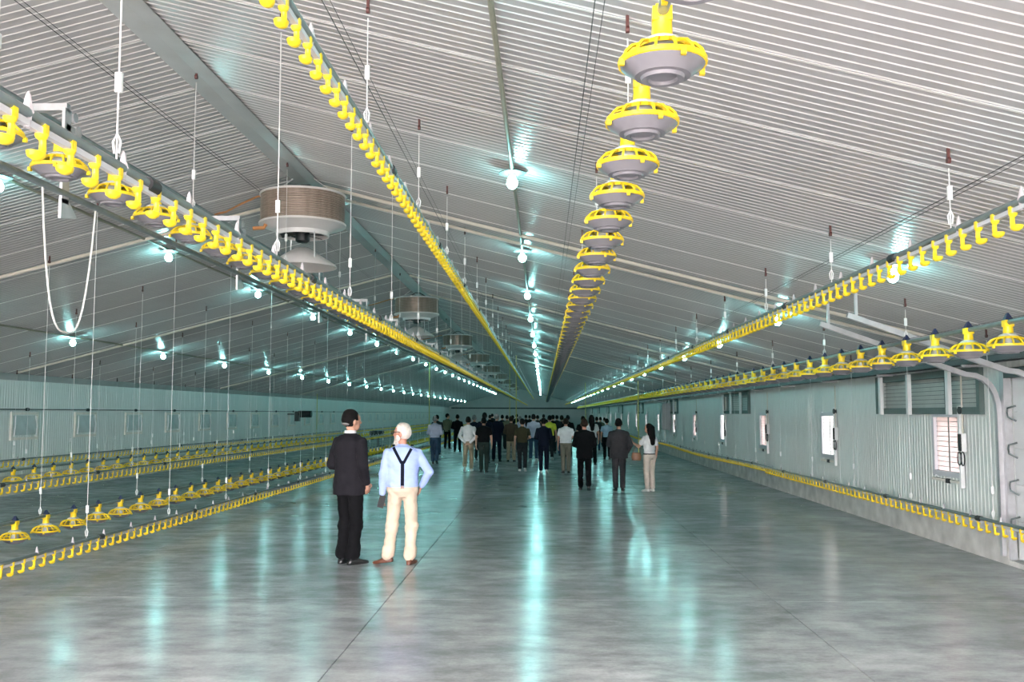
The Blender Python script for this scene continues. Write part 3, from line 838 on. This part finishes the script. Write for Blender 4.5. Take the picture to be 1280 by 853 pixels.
# ------------------------------------------------------------------ people
M_SKIN = mat('skin_light', (0.50, 0.27, 0.19), 0.55, var=0.05, vscale=12)
M_SKINR = mat('skin_ruddy', (0.52, 0.24, 0.17), 0.55, var=0.06, vscale=12)
def cloth(name, col, rough=0.9): return mat(name, col, rough, var=0.12, vscale=7, bump=0.35, bscale=14, spec=0.15)
CL = dict(
    suit=cloth('dark_suit_cloth', (0.013, 0.012, 0.0155)), black=cloth('black_cloth', (0.004, 0.004, 0.005)), navy=cloth('navy_cloth', (0.006, 0.008, 0.018)),
    grey=cloth('grey_suit_cloth', (0.036, 0.034, 0.038)), white=cloth('white_cloth', (0.74, 0.71, 0.72)), offwhite=cloth('off_white_cloth', (0.66, 0.62, 0.58)),
    blue=cloth('light_blue_shirt_cloth', (0.40, 0.50, 0.86)), paleblue=cloth('pale_blue_cloth', (0.36, 0.48, 0.60)), lilac=cloth('pale_lilac_cloth', (0.44, 0.46, 0.58)),
    beige=cloth('beige_trouser_cloth', (0.62, 0.49, 0.38)), khaki=cloth('khaki_cloth', (0.30, 0.235, 0.165)), stone=cloth('stone_trouser_cloth', (0.56, 0.47, 0.41)),
    olive=cloth('olive_cloth', (0.045, 0.040, 0.022)), brown=cloth('brown_cloth', (0.055, 0.040, 0.027)), jeans=cloth('blue_denim', (0.030, 0.055, 0.095)),
    dkgreen=cloth('dark_green_cloth', (0.022, 0.032, 0.028)), yellow=cloth('lime_yellow_cloth', (0.50, 0.52, 0.05)), greyk=cloth('grey_khaki_cloth', (0.16, 0.145, 0.115)),
    sage=cloth('sage_green_cloth', (0.12, 0.13, 0.085)), charcoal=cloth('charcoal_cloth', (0.016, 0.018, 0.02)))
HAIRC = dict(black=mat('black_hair', (0.006, 0.005, 0.005), 0.8, spec=0.15, var=0.3, vscale=30, bump=0.4, bscale=60), brown=mat('brown_hair', (0.022, 0.013, 0.009), 0.8, spec=0.15, var=0.3, vscale=30, bump=0.4, bscale=60),
             grey=mat('grey_hair', (0.20, 0.19, 0.19), 0.6, var=0.25, vscale=30, bump=0.4, bscale=60), white=mat('white_hair', (0.62, 0.56, 0.50), 0.6, var=0.15, vscale=30, bump=0.4, bscale=60))
SHOE = dict(black=mat('black_leather', (0.010, 0.010, 0.011), 0.25), brown=mat('brown_leather', (0.11, 0.035, 0.018), 0.35, var=0.15), white=mat('white_trainer', (0.62, 0.58, 0.56), 0.5))
ARMS = {  # side sign applied to x : elbow, wrist, hand tip
    'down': ((0.245, -0.02, 1.12), (0.255, 0.05, 0.87), (0.250, 0.09, 0.76)),
    'front': ((0.255, -0.05, 1.13), (0.11, 0.20, 1.06), (0.01, 0.26, 1.08)),
    'behind': ((0.275, -0.12, 1.13), (0.075, -0.185, 0.93), (-0.02, -0.20, 0.86)),
    'pocket': ((0.285, -0.07, 1.12), (0.215, 0.06, 0.93), (0.185, 0.11, 0.83)),
    'chin': ((0.20, 0.17, 1.14), (0.07, 0.20, 1.40), (0.035, 0.135, 1.50)),
    'point': ((0.22, 0.16, 1.16), (0.24, 0.40, 1.27), (0.25, 0.50, 1.34)),
    'hip': ((0.335, -0.03, 1.15), (0.235, 0.10, 0.965), (0.20, 0.12, 0.87)),
}
LEGS = {  # for each side (-1, +1): knee, ankle, toe direction (x, y), heel lift
    'stand': {-1: ((-0.105, 0.02, 0.49), (-0.115, -0.02, 0.085), (-0.25, 1.0), 0.0), 1: ((0.105, 0.02, 0.49), (0.115, -0.02, 0.085), (0.25, 1.0), 0.0)},
    'close': {-1: ((-0.09, 0.02, 0.49), (-0.085, -0.02, 0.085), (-0.2, 1.0), 0.0), 1: ((0.09, 0.02, 0.49), (0.085, -0.02, 0.085), (0.2, 1.0), 0.0)},
    'walk': {-1: ((-0.095, 0.17, 0.50), (-0.09, 0.22, 0.09), (-0.1, 1.0), 0.0), 1: ((0.095, 0.03, 0.49), (0.09, -0.20, 0.14), (0.1, 1.0), 0.09)},
    'walk2': {1: ((0.095, 0.17, 0.50), (0.09, 0.22, 0.09), (0.1, 1.0), 0.0), -1: ((-0.095, 0.03, 0.49), (-0.09, -0.24, 0.18), (-0.1, 1.0), 0.12)},
    'cross': {-1: ((-0.13, 0.05, 0.49), (-0.175, 0.02, 0.09), (-1.0, 0.35), 0.03), 1: ((0.115, 0.03, 0.49), (0.10, -0.03, 0.085), (0.35, 1.0), 0.0)},
}
TORSO = [(0.84, 0.150, 0.105, 0, 0), (0.92, 0.172, 0.122, 0, -0.012), (1.00, 0.160, 0.112, 0, -0.005), (1.10, 0.155, 0.105, 0, 0), (1.22, 0.168, 0.115, 0, 0),
         (1.34, 0.188, 0.118, 0, -0.01), (1.41, 0.180, 0.098, 0, -0.012), (1.455, 0.115, 0.075, 0, -0.012), (1.48, 0.065, 0.06, 0, -0.01)]
def grow(rows, d, zlo=None, dxy=(0, 0)): return [(z, rx + d + dxy[0], ry + d + dxy[1], cx, cy) for z, rx, ry, cx, cy in rows if zlo is None or z >= zlo]
from mathutils import noise as mnoise
def remeshed(name, mb, voxel, iters, cutter=None, smooth=0.5, fold=0.0):
    me = mb.mesh(name + '_raw', None, smooth=False)
    o = bpy.data.objects.new('tmp', me); C.objects.link(o)
    r = o.modifiers.new('r', 'REMESH'); r.mode = 'VOXEL'; r.voxel_size = voxel; r.use_smooth_shade = True
    s = o.modifiers.new('s', 'SMOOTH'); s.factor = smooth; s.iterations = iters
    dg = bpy.context.evaluated_depsgraph_get(); dg.update()
    out = bpy.data.meshes.new_from_object(o.evaluated_get(dg)); out.name = name
    bpy.data.objects.remove(o); bpy.data.meshes.remove(me)
    if fold > 0:
        n = len(out.vertices); co = np.empty(n * 3); no = np.empty(n * 3)
        out.vertices.foreach_get('co', co); out.vertices.foreach_get('normal', no)
        co = co.reshape(-1, 3); no = no.reshape(-1, 3)
        f = np.array([mnoise.noise((c[0] * 7, c[1] * 7, c[2] * 15 + c[0] * 9)) + 0.5 * mnoise.noise((c[0] * 17, c[1] * 17, c[2] * 24)) for c in co])
        out.vertices.foreach_set('co', (co + no * (f * fold)[:, None]).ravel())
    if cutter:
        bm = bmesh.new(); bm.from_mesh(out)
        bmesh.ops.delete(bm, geom=[v for v in bm.verts if cutter(v.co)], context='VERTS')
        bm.to_mesh(out); bm.free()
    out.polygons.foreach_set('use_smooth', [True] * len(out.polygons))
    return out
def hand(mb, wrist, tip, side, r=0.0105, curl=0.35):
    w = Vector(wrist); t = Vector(tip); d = (t - w); L = d.length; d.normalize()
    across = Vector((0, 1, 0)) if abs(d.y) < 0.8 else Vector((0, 0, 1))
    across = (across - d * across.dot(d)).normalized()
    n = d.cross(across).normalized()
    palm_end = w + d * 0.085
    mb.cap(w + d * 0.01, 0.026, palm_end, 0.034, 10, (0.55, 1.0)) if abs(across.y) < 0.5 else mb.cap(w + d * 0.01, 0.024, palm_end, 0.032, 10, (0.65, 1.0))
    inward = n if n.x * side < 0 else -n
    for k, ln in enumerate((0.072, 0.082, 0.076, 0.058)):
        b = w + d * 0.085 + across * ((1.5 - k) * 0.021)
        mid = b + d * (ln * 0.55) + inward * (ln * 0.12)
        end = mid + (d * (1 - curl) + inward * curl).normalized() * (ln * 0.5)
        mb.cap(b, r, mid, r * 0.95, 8); mb.cap(mid, r * 0.95, end, r * 0.8, 8)
    tb = w + d * 0.03 + across * 0.028
    tm = tb + (d * 0.6 + across * 0.7).normalized() * 0.038
    mb.cap(tb, r * 1.2, tm, r * 1.1, 8); mb.cap(tm, r * 1.1, tm + (d * 0.95 + across * 0.15).normalized() * 0.032, r * 0.9, 8)
def head_rot(p, turn, tilt=0.0):
    c = Vector((0, 0.0, 1.50)); v = Vector(p) - c
    v = Matrix.Rotation(turn, 3, 'Z') @ (Matrix.Rotation(tilt, 3, 'X') @ v)
    return v * 1.10 + c - Vector((0, 0, 0.022))
_cache = {}
def person_meshes(key, top, armL, armR, legs, turn, hair, voxel, it, fat=0.0, female=False, tilt=0.0, detail=False):
    if key in _cache: return _cache[key]
    d = {}
    arms = {-1: ARMS[armL], 1: ARMS[armR]}; lg = LEGS[legs]
    sw = 0.175 if female else 0.195
    J = {}
    for s in (-1, 1):
        e, w, t = arms[s]
        J[s] = dict(sh=Vector((s * (sw - 0.008), -0.012, 1.378)), el=Vector((s * e[0], e[1], e[2])), wr=Vector((s * w[0], w[1], w[2])), tp=Vector((s * t[0], t[1], t[2])),
                    hip=Vector((s * 0.09, -0.005, 0.90)), kn=Vector(lg[s][0]), an=Vector(lg[s][1]), toe=Vector((lg[s][2][0], lg[s][2][1], 0)).normalized(), lift=lg[s][3])
    R = lambda p: head_rot(p, turn, tilt)
    RM = (Matrix.Rotation(turn, 3, 'Z') @ Matrix.Rotation(tilt, 3, 'X')) * 1.10
    # ---- body, one continuous surface
    b = MB(); rows = grow(TORSO, fat * 0.6 - 0.012)
    b.loft(rows)
    b.cap((0, -0.01, 1.42), 0.060, tuple(R((0, 0.005, 1.55))), 0.055, 12)
    b.ell(R((0, 0.012, 1.655)), (0.074, 0.094, 0.105), 16, 12, RM)
    b.ell(R((0, 0.050, 1.592)), (0.052, 0.058, 0.058), 12, 8, RM)
    b.cap(R((0, 0.100, 1.660)), 0.010, R((0, 0.122, 1.622)), 0.015, 8)
    b.cap(R((-0.03, 0.092, 1.672)), 0.013, R((0.03, 0.092, 1.672)), 0.013, 8)
    b.cap(R((-0.018, 0.098, 1.585)), 0.011, R((0.018, 0.098, 1.585)), 0.011, 8)
    for s in (-1, 1): b.ell(R((s * 0.078, 0.0, 1.635)), (0.013, 0.022, 0.034), 8, 6, RM)
    for s in (-1, 1):
        j = J[s]
        b.cap(j['sh'], 0.058, j['el'], 0.042, 10); b.cap(j['el'], 0.042, j['wr'], 0.028, 10)
        hand(b, j['wr'], j['tp'], s, 0.0115 if detail else 0.0145)
        b.cap(j['hip'], 0.082, j['kn'], 0.054, 10); b.cap(j['kn'], 0.054, j['an'], 0.036, 10)
        b.cap(j['an'], 0.030, j['an'] + j['toe'] * 0.10 + Vector((0, 0, 0.035 - j['an'].z)), 0.018, 8)
    d['body'] = remeshed('body', b, voxel, max(2, it // 2))
    # ---- top garment
    t = MB(); jk = top in ('jacket', 'suit')
    inf = 0.030 if jk else 0.018
    rows = grow(TORSO, inf + fat, 0.95)
    lowz = {'jacket': 0.79, 'suit': 0.79, 'untucked': 0.86}.get(top, 0.955)
    if jk: rows = [(lowz, 0.195 + fat, 0.150 + fat * 1.2, 0, -0.01), (0.92, 0.198 + fat, 0.150 + fat * 1.2, 0, -0.012)] + rows
    elif top == 'untucked': rows = [(lowz, 0.190 + fat, 0.140 + fat, 0, -0.01), (0.92, 0.190 + fat, 0.140 + fat, 0, -0.01)] + rows
    else: rows = [(lowz, 0.172 + fat, 0.125 + fat, 0, -0.006), (0.985, 0.182 + fat, 0.136 + fat, 0, -0.006)] + rows
    t.loft(rows, 24)
    t.cap((-0.05, -0.012, 1.452), 0.045, (0.05, -0.012, 1.452), 0.045, 10)
    short = top in ('tshirt', 'polo')
    for s in (-1, 1):
        j = J[s]
        r0, r1, r2 = (0.080, 0.064, 0.050) if jk else (0.072, 0.058, 0.046)
        if short:
            t.cap(j['sh'], 0.070, j['sh'].lerp(j['el'], 0.55), 0.066, 12)
        else:
            t.cap(j['sh'], r0, j['el'], r1, 12); t.cap(j['el'], r1, j['el'].lerp(j['wr'], 0.92), r2, 12)
    # collar
    t.lathe([(0.052, 1.455), (0.072, 1.455), (0.068, 1.51), (0.055, 1.51)], 14, (0, -0.008, 0), closed=True)
    def cut(co): return co.z < lowz + 0.004 and abs(co.x) < 0.21 and abs(co.y) < 0.2
    d['jacket' if jk else 'shirt'] = remeshed('jacket' if jk else 'shirt', t, voxel, it, fold=0.0065 if detail else 0.006)
    # ---- trousers
    q = MB(); q.loft([(0.84, 0.165, 0.115, 0, -0.005), (0.92, 0.186 + fat * 0.7, 0.138 + fat * 0.8, 0, -0.012), (0.975, 0.176 + fat, 0.128 + fat, 0, -0.006), (0.99, 0.172 + fat, 0.124 + fat, 0, -0.006)], 24)
    hw = 1.06 if female else 1.0
    for s in (-1, 1):
        j = J[s]
        q.cap(j['hip'], 0.100 * hw, j['kn'], 0.080, 14); q.cap(j['kn'], 0.080, j['an'] + Vector((0, 0, 0.03)), 0.070, 14)
        q.cap(j['hip'] + Vector((0, -0.045, 0.0)), 0.085, j['hip'] + Vector((0, -0.02, -0.10)), 0.08, 12)
    if detail:
        for s in (-1, 1):
            j = J[s]
            for u, rr in ((0.05, 0.084), (0.16, 0.081), (0.80, 0.076), (0.90, 0.077), (0.98, 0.076)):
                p = j['kn'].lerp(j['an'] + Vector((0, 0, 0.03)), u); a = 0.006 * (1 if int(u * 100) % 2 else -1)
                q.cap(p + Vector((-0.008, a, -0.01)), rr, p + Vector((0.008, -a, 0.004)), rr, 14)
    d['trousers'] = remeshed('trousers', q, voxel, it, fold=0.008)
    # ---- shoes
    for s in (-1, 1):
        j = J[s]; a = j['an']; tdir = j['toe']; side = Vector((tdir.y, -tdir.x, 0)); m = MB()
        base = Vector((a.x, a.y, 0)) - tdir * 0.055; lf = j['lift']
        def P(u, v, z): return base + tdir * u + side * v + Vector((0, 0, z + lf * max(0, 1 - u / 0.20)))
        secs = [(-0.012, 0.022, 0.03), (0.01, 0.036, 0.075), (0.07, 0.038, 0.085), (0.13, 0.044, 0.062), (0.19, 0.046, 0.045), (0.235, 0.036, 0.036), (0.262, 0.015, 0.024)]
        v = []; f = []; nn = 10
        for u, wd, hh in secs:
            for k in range(nn):
                ang = 2 * PI * k / nn
                v.append(P(u, wd * math.cos(ang), max(0.0, hh * 0.5 + hh * 0.62 * math.sin(ang)) if math.sin(ang) > -0.55 else 0.002))
        for i in range(len(secs) - 1):
            for k in range(nn): f.append((i * nn + k, i * nn + (k + 1) % nn, (i + 1) * nn + (k + 1) % nn, (i + 1) * nn + k))
        f.append(tuple(range(nn))[::-1]); f.append(tuple(range((len(secs) - 1) * nn, len(secs) * nn)))
        m.add(v, f)
        d['shoe%d' % s] = m.mesh('shoe', None, angle=60)
    # ---- hair
    h = MB()
    if hair != 'bald':
        h.ell(R((0, -0.004, 1.668)), (0.084, 0.103, 0.107), 18, 14, RM)
        if hair == 'long':
            h.cap(R((0, -0.06, 1.66)), 0.085, (0.015, -0.115, 1.40), 0.085, 14, (1.25, 0.75)); h.cap((0.015, -0.115, 1.42), 0.085, (0.02, -0.125, 1.25), 0.055, 14, (1.3, 0.6))
            for s in (-1, 1): h.cap(R((s * 0.06, -0.01, 1.66)), 0.038, R((s * 0.075, -0.03, 1.50)), 0.03, 10)
        Ri = RM.inverted(); c = Vector((0, 0, 1.50)); cz = Vector((0, 0, 1.478))
        if hair == 'receding':
            def hc(co):
                p = Ri @ (co - cz) + c
                return p.z < 1.585 or (p.y > 0.0 and p.z < 1.63) or p.z > 1.735 or (p.y > 0.03)
        elif hair == 'long':
            def hc(co):
                p = Ri @ (co - cz) + c
                return p.y > 0.045 and p.z < 1.715 and p.z > 1.45
        else:
            def hc(co):
                p = Ri @ (co - cz) + c
                return p.z < 1.582 or (p.y > 0.012 and p.z < 1.645) or (p.y > 0.055 and p.z < 1.71)
        d['hair'] = remeshed('hair', h, min(voxel, 0.012), 3, hc, fold=0.006)
    _cache[key] = (d, J, R)
    return _cache[key]
def person(label, px, fy, hy, top, topc, trc, shc='black', hairc='black', hair='short', armL='down', armR='down', legs='stand', rot=0.0, turn=0.0,
           fat=0.0, voxel=0.016, female=False, D=None, skin=None, detail=False, tilt=0.0, X=None, Hp=None, group='visitors walking through the hall'):
    if D is None: D = H * 1179.4 / (fy - 517.1)
    if X is None: X = (px - 679.05) / 1179.4 * D
    if Hp is None: Hp = (fy - hy) / 1179.4 * D if fy else H - (hy - 517.1) / 1179.4 * D
    s = Hp / 1.78
    key = (top, armL, armR, legs, round(turn, 2), hair, voxel, round(fat, 3), female, round(tilt, 2), detail)
    d, J, R = person_meshes(key, top, armL, armR, legs, turn, hair, voxel, 6, fat, female, tilt, detail)
    o = empty('person', (X, D, 0), rot); o.scale = (s, s, s)
    tag(o, label, 'person', group)
    for k, me in d.items():
        nm = 'shoe' if k.startswith('shoe') else k
        if nm == 'body' : mt = skin or M_SKIN
        elif nm in ('jacket', 'shirt'): mt = CL[topc]
        elif nm == 'trousers': mt = CL[trc]
        elif nm == 'shoe': mt = SHOE[shc]
        else: mt = HAIRC[hairc]
        c = link(nm, me, o)
        if not me.materials: me.materials.append(mt)
        c.material_slots[0].link = 'OBJECT'; c.material_slots[0].material = mt
    return o, d, J, R

# the two men talking in the foreground
pA, dA, JA, RA = person('man in dark suit and black shoes standing with his back turned at left', 438, 703, 511, 'suit', 'suit', 'black', 'black', 'black', 'short',
                    'front', 'pocket', 'close', rot=-0.62, turn=-0.20, fat=0.012, voxel=0.009, detail=True, group='two men in the foreground')
m = MB(); m.lathe([(0.062, 1.495), (0.074, 1.495), (0.066, 1.528), (0.058, 1.528)], 16, (0, -0.006, 0), closed=True); m.build('shirt_collar', CL['white'], pA)
m = MB(); m.ell(RA((0, -0.055, 1.615)), (0.064, 0.050, 0.026), 14, 8, Matrix.Rotation(-0.20, 3, 'Z')); m.build('grey_hair_fringe', HAIRC['grey'], pA)
pB, dB, JB, RB = person('older man in light blue shirt, navy braces and beige trousers, head turned left', 504, 703, 528, 'shirt', 'blue', 'beige', 'brown', 'white', 'short',
                    'down', 'hip', 'cross', rot=0.12, turn=1.15, fat=0.022, voxel=0.009, detail=True, skin=M_SKINR, group='two men in the foreground')
def ribbon(mb, pts, w, th=0.004):
    """flat strap through pts ((pos),(normal))"""
    v = []; f = []
    for i, (p, nrm) in enumerate(pts):
        p = Vector(p); nrm = Vector(nrm).normalized()
        t = (Vector(pts[min(i + 1, len(pts) - 1)][0]) - Vector(pts[max(i - 1, 0)][0])).normalized()
        a = t.cross(nrm).normalized() * (w / 2)
        v += [p - a, p + a, p + a + nrm * th, p - a + nrm * th]
    for i in range(len(pts) - 1):
        for k in range(4): f.append((i * 4 + k, i * 4 + (k + 1) % 4, i * 4 + 4 + (k + 1) % 4, i * 4 + 4 + k))
    f += [(3, 2, 1, 0), tuple(range((len(pts) - 1) * 4, len(pts) * 4))]
    mb.add(v, f)
from mathutils.bvhtree import BVHTree
bmT = bmesh.new(); bmT.from_mesh(dB['shirt']); bvh = BVHTree.FromBMesh(bmT)
def on_shirt(x, z, back=True):
    s = -1 if back else 1
    hit, nrm, _, _ = bvh.ray_cast(Vector((x, s * 0.6, z)), Vector((0, -s, 0)))
    if hit is None: return None
    return (hit - Vector((0, -s, 0)) * 0.001, Vector((0, s, 0)) * 0.9 + nrm * 0.5)
br = MB()
for s in (-1, 1):
    pts = [on_shirt(s * (0.012 + 0.105 * u), 1.27 + 0.195 * u) for u in [i / 9 for i in range(10)]]
    ribbon(br, [p for p in pts if p], 0.036)
    pts = [on_shirt(s * (0.117 - 0.02 * u), 1.465 - 0.46 * u, False) for u in [i / 12 for i in range(13)]]
    ribbon(br, [p for p in pts if p], 0.036)
    ribbon(br, [((s * 0.117, -0.07, 1.480), (0, 0, 1)), ((s * 0.118, -0.02, 1.496), (0, 0, 1)), ((s * 0.117, 0.05, 1.482), (0, 0, 1))], 0.036)
pts = [on_shirt(0, 1.30 - 0.31 * u) for u in [i / 12 for i in range(13)]]
ribbon(br, [p for p in pts if p], 0.044)
br.build('braces', CL['navy'], pB)
m = MB(); p = on_shirt(0, 0.985); m.box((p[0].x, p[0].y - 0.012, 0.972), (0.04, 0.016, 0.035)); m.build('braces_clip', SHOE['brown'], pB, smooth=False)
bmT.free()
# beard, glasses, phone of the older man
RBm = Matrix.Rotation(1.15, 3, 'Z')
m = MB(); m.ell(RB((0, 0.068, 1.565)), (0.056, 0.050, 0.052), 14, 10, RBm); m.ell(RB((0, 0.088, 1.535)), (0.038, 0.035, 0.045), 12, 8, RBm)
for s in (-1, 1): m.ell(RB((s * 0.060, 0.035, 1.595)), (0.017, 0.032, 0.045), 10, 8, RBm)
m.build('beard', HAIRC['white'], pB)
m = MB()
for s in (-1, 1):
    m.tube([RB((s * 0.036 + 0.026 * math.cos(q * PI / 6), 0.118, 1.655 + 0.020 * math.sin(q * PI / 6))) for q in range(12)], 0.004, 5, closed=True)
    m.tube([RB((s * 0.062, 0.116, 1.660)), RB((s * 0.084, 0.09, 1.662)), RB((s * 0.086, 0.0, 1.662))], 0.0045, 5)
m.tube([RB((-0.010, 0.12, 1.66)), RB((0.010, 0.12, 1.66))], 0.004, 5)
m.build('glasses', SHOE['brown'], pB)
sB = pB.scale[0]; w = JB[-1]['tp'] * sB; cB, snB = math.cos(0.12), math.sin(0.12)
ph = MB(); ph.box((0, 0, 0), (0.075, 0.014, 0.15)); 
phone = link('phone_case', ph.mesh('phone_case', M_BLACK, False), None, (pB.location.x + w.x * cB - w.y * snB - 0.01, pB.location.y + w.x * snB + w.y * cB - 0.045, w.z + 0.015))
phone.rotation_euler = (0.2, 0.25, 0.1)
tag(phone, 'dark brown phone case held in the left hand of the man with braces', 'phone')

W = 0.016
person('grey-haired man in pale lilac shirt and jeans, far left of the crowd', 543.7, 580, 519.5, 'shirt', 'lilac', 'jeans', 'black', 'grey', armL='front', armR='front', legs='walk', voxel=W)
person('man in olive shirt and black trousers, second row at left of the crowd', 559.5, 561, 517.0, 'untucked', 'sage', 'black', 'black', 'black', armL='front', armR='front', turn=-0.9, rot=-0.3, voxel=W)
person('man all in black behind the man in white shirt with clasped hands', 572, 565, 518, 'untucked', 'black', 'black', 'black', 'black', armL='front', armR='front', voxel=W)
person('man in white shirt and khaki trousers with hands clasped behind his back', 585.5, 589, 520.5, 'shirt', 'white', 'khaki', 'white', 'black', armL='behind', armR='behind', legs='walk2', voxel=0.013)
person('man in black polo and dark green trousers beside the clasped-hands man', 605, 590, 521.5, 'polo', 'black', 'dkgreen', 'black', 'black', fat=0.02, legs='close', voxel=0.013)
person('tall man in navy suit behind the man in black polo', 606, 579, 515.5, 'suit', 'navy', 'navy', 'black', 'black', armL='front', armR='front', voxel=W)
person('man in dark navy suit with grey hair, left of the man in brown', 621, 576.5, 517, 'suit', 'navy', 'navy', 'black', 'grey', armL='front', armR='front', turn=-0.5, voxel=W)
person('person in brown jacket and khaki trousers in the middle of the crowd', 639, 577, 520, 'jacket', 'brown', 'khaki', 'black', 'brown', armL='front', armR='front', voxel=W)
person('person in olive T-shirt and black trousers, white shoes, arm hanging', 653, 589, 523, 'tshirt', 'olive', 'charcoal', 'white', 'black', legs='walk', armR='front', voxel=0.013)
person('man in white shirt and jeans behind the olive T-shirt', 667, 575, 517.5, 'untucked', 'lilac', 'jeans', 'white', 'black', armL='front', armR='front', voxel=W)
person('man in black navy jacket with white soles in the middle of the aisle', 679.5, 591, 522, 'untucked', 'navy', 'navy', 'white', 'black', armL='front', armR='front', legs='walk', voxel=0.013)
person('person in lime yellow shirt behind the dark jacket', 687, 575, 519, 'tshirt', 'yellow', 'charcoal', 'white', 'black', legs='walk', voxel=W)
person('man in white polo and grey-khaki trousers', 707, 591, 522.5, 'polo', 'white', 'greyk', 'black', 'brown', fat=0.018, legs='close', armR='front', voxel=0.013, skin=M_SKINR)
person('man in black blazer and black trousers with reddish neck', 730, 612.5, 523, 'suit', 'black', 'black', 'black', 'brown', armL='front', armR='front', legs='walk', fat=0.01, voxel=0.012, skin=M_SKINR)
person('man in grey suit next to the woman', 772.5, 612.5, 522.5, 'suit', 'grey', 'grey', 'black', 'black', armL='front', armR='pocket', legs='close', fat=0.028, voxel=0.012)
person('man in pale blue short-sleeved shirt left of the grey suit', 758, 574, 523, 'polo', 'paleblue', 'black', 'black', 'black', legs='walk', voxel=W)
wo, dW, JW, RW = person('woman with long black hair in white top and pale trousers, arm raised', 810, 613, 529, 'tshirt', 'white', 'stone', 'white', 'black', 'long', 'point', 'down', 'close',
                        rot=0.55, turn=0.45, fat=-0.012, female=True, voxel=0.011)
m = MB(); m.loft([(0.962, 0.172, 0.126, 0, -0.006), (0.99, 0.174, 0.128, 0, -0.006)], 20); m.build('belt', SHOE['black'], wo)
bx = MB(); bx.loft([(0.0, 0.10, 0.05, 0, 0), (0.08, 0.12, 0.06, 0, 0), (0.17, 0.10, 0.045, 0, 0), (0.18, 0.08, 0.03, 0, 0)], 14); 
bo = empty('handbag', (wo.location.x - 0.28, wo.location.y + 0.15, 0.70)); tag(bo, 'small tan handbag hanging in front of the woman', 'bag')
bx.build('pouch', mat('tan_leather', (0.22, 0.10, 0.05), 0.5, var=0.1), bo)
m = MB(); m.tube([(-0.08, 0, 0.17), (-0.03, 0, 0.30), (0.10, -0.02, 0.38), (0.12, -0.02, 0.30), (0.09, 0, 0.17)], 0.006, 5); m.build('strap', MATS['tan_leather'], bo)
person('woman with dark hair and white top seen behind the black blazer', 739, None, 518.5, 'tshirt', 'white', 'black', 'black', 'black', 'long', D=33, voxel=W, female=True)
# the people farther on, mostly seen as heads above the others
FAR = [(546.5, 518.5, 41, 'suit', 'grey', 'black', 'dark head behind the man in lilac shirt'),
       (593, 518.5, 36, 'suit', 'navy', 'grey', 'grey-haired head just right of the clasped-hands man'),
       (612.5, 518.5, 52, 'polo', 'black', 'black', 'small dark head right of the tall navy suit'),
       (615.5, 517, 60, 'suit', 'charcoal', 'black', 'small high head between the two navy suits'),
       (628, 518.5, 48, 'suit', 'navy', 'black', 'dark head right of the grey-haired navy suit'),
       (634, 519, 47, 'shirt', 'sage', 'black', 'pale green shirt between navy suit and brown jacket'),
       (641, 519, 52, 'suit', 'black', 'black', 'dark head above the brown jacket'),
       (646, 517.5, 60, 'suit', 'charcoal', 'black', 'high far head left of the olive T-shirt'),
       (650, 520, 44, 'shirt', 'lilac', 'grey', 'pale shirt and grey hair behind the olive T-shirt'),
       (657.5, 518.5, 56, 'suit', 'black', 'black', 'dark head left of the tall white shirt'),
       (662, 519, 60, 'polo', 'black', 'brown', 'small brown head touching the tall white shirt'),
       (672, 519, 50, 'suit', 'charcoal', 'black', 'dark head right of the tall white shirt'),
       (679.5, 517.8, 57, 'suit', 'black', 'black', 'dark head above the dark jacket in the aisle'),
       (691, 518.5, 42, 'suit', 'black', 'black', 'dark figure right of the lime yellow shirt'),
       (696, 519, 48, 'suit', 'charcoal', 'black', 'charcoal figure between yellow shirt and white polo'),
       (702, 519, 40, 'suit', 'charcoal', 'brown', 'dark figure just left of the white polo'),
       (709.5, 518.8, 39, 'suit', 'black', 'black', 'dark figure right of the white polo'),
       (728.5, 520, 36, 'polo', 'black', 'black', 'black-haired head above the black blazer'),
       (745.5, 521, 46, 'suit', 'charcoal', 'black', 'dark head right of the woman with dark hair'),
       (750, 521.3, 50, 'shirt', 'sage', 'black', 'pale green shirt left of the pale blue shirt'),
       (755, 521.8, 55, 'polo', 'white', 'black', 'small dark head above the pale blue shirt')]
for i, (px, hy, D, top, tc, hc, lab) in enumerate(FAR):
    person(lab, px, None, hy, top, tc, 'charcoal' if i % 3 else 'jeans', 'black', hc, armL='front', armR='front', legs='walk' if i % 2 else 'stand', D=D, voxel=0.022, group='visitors far back in the crowd')
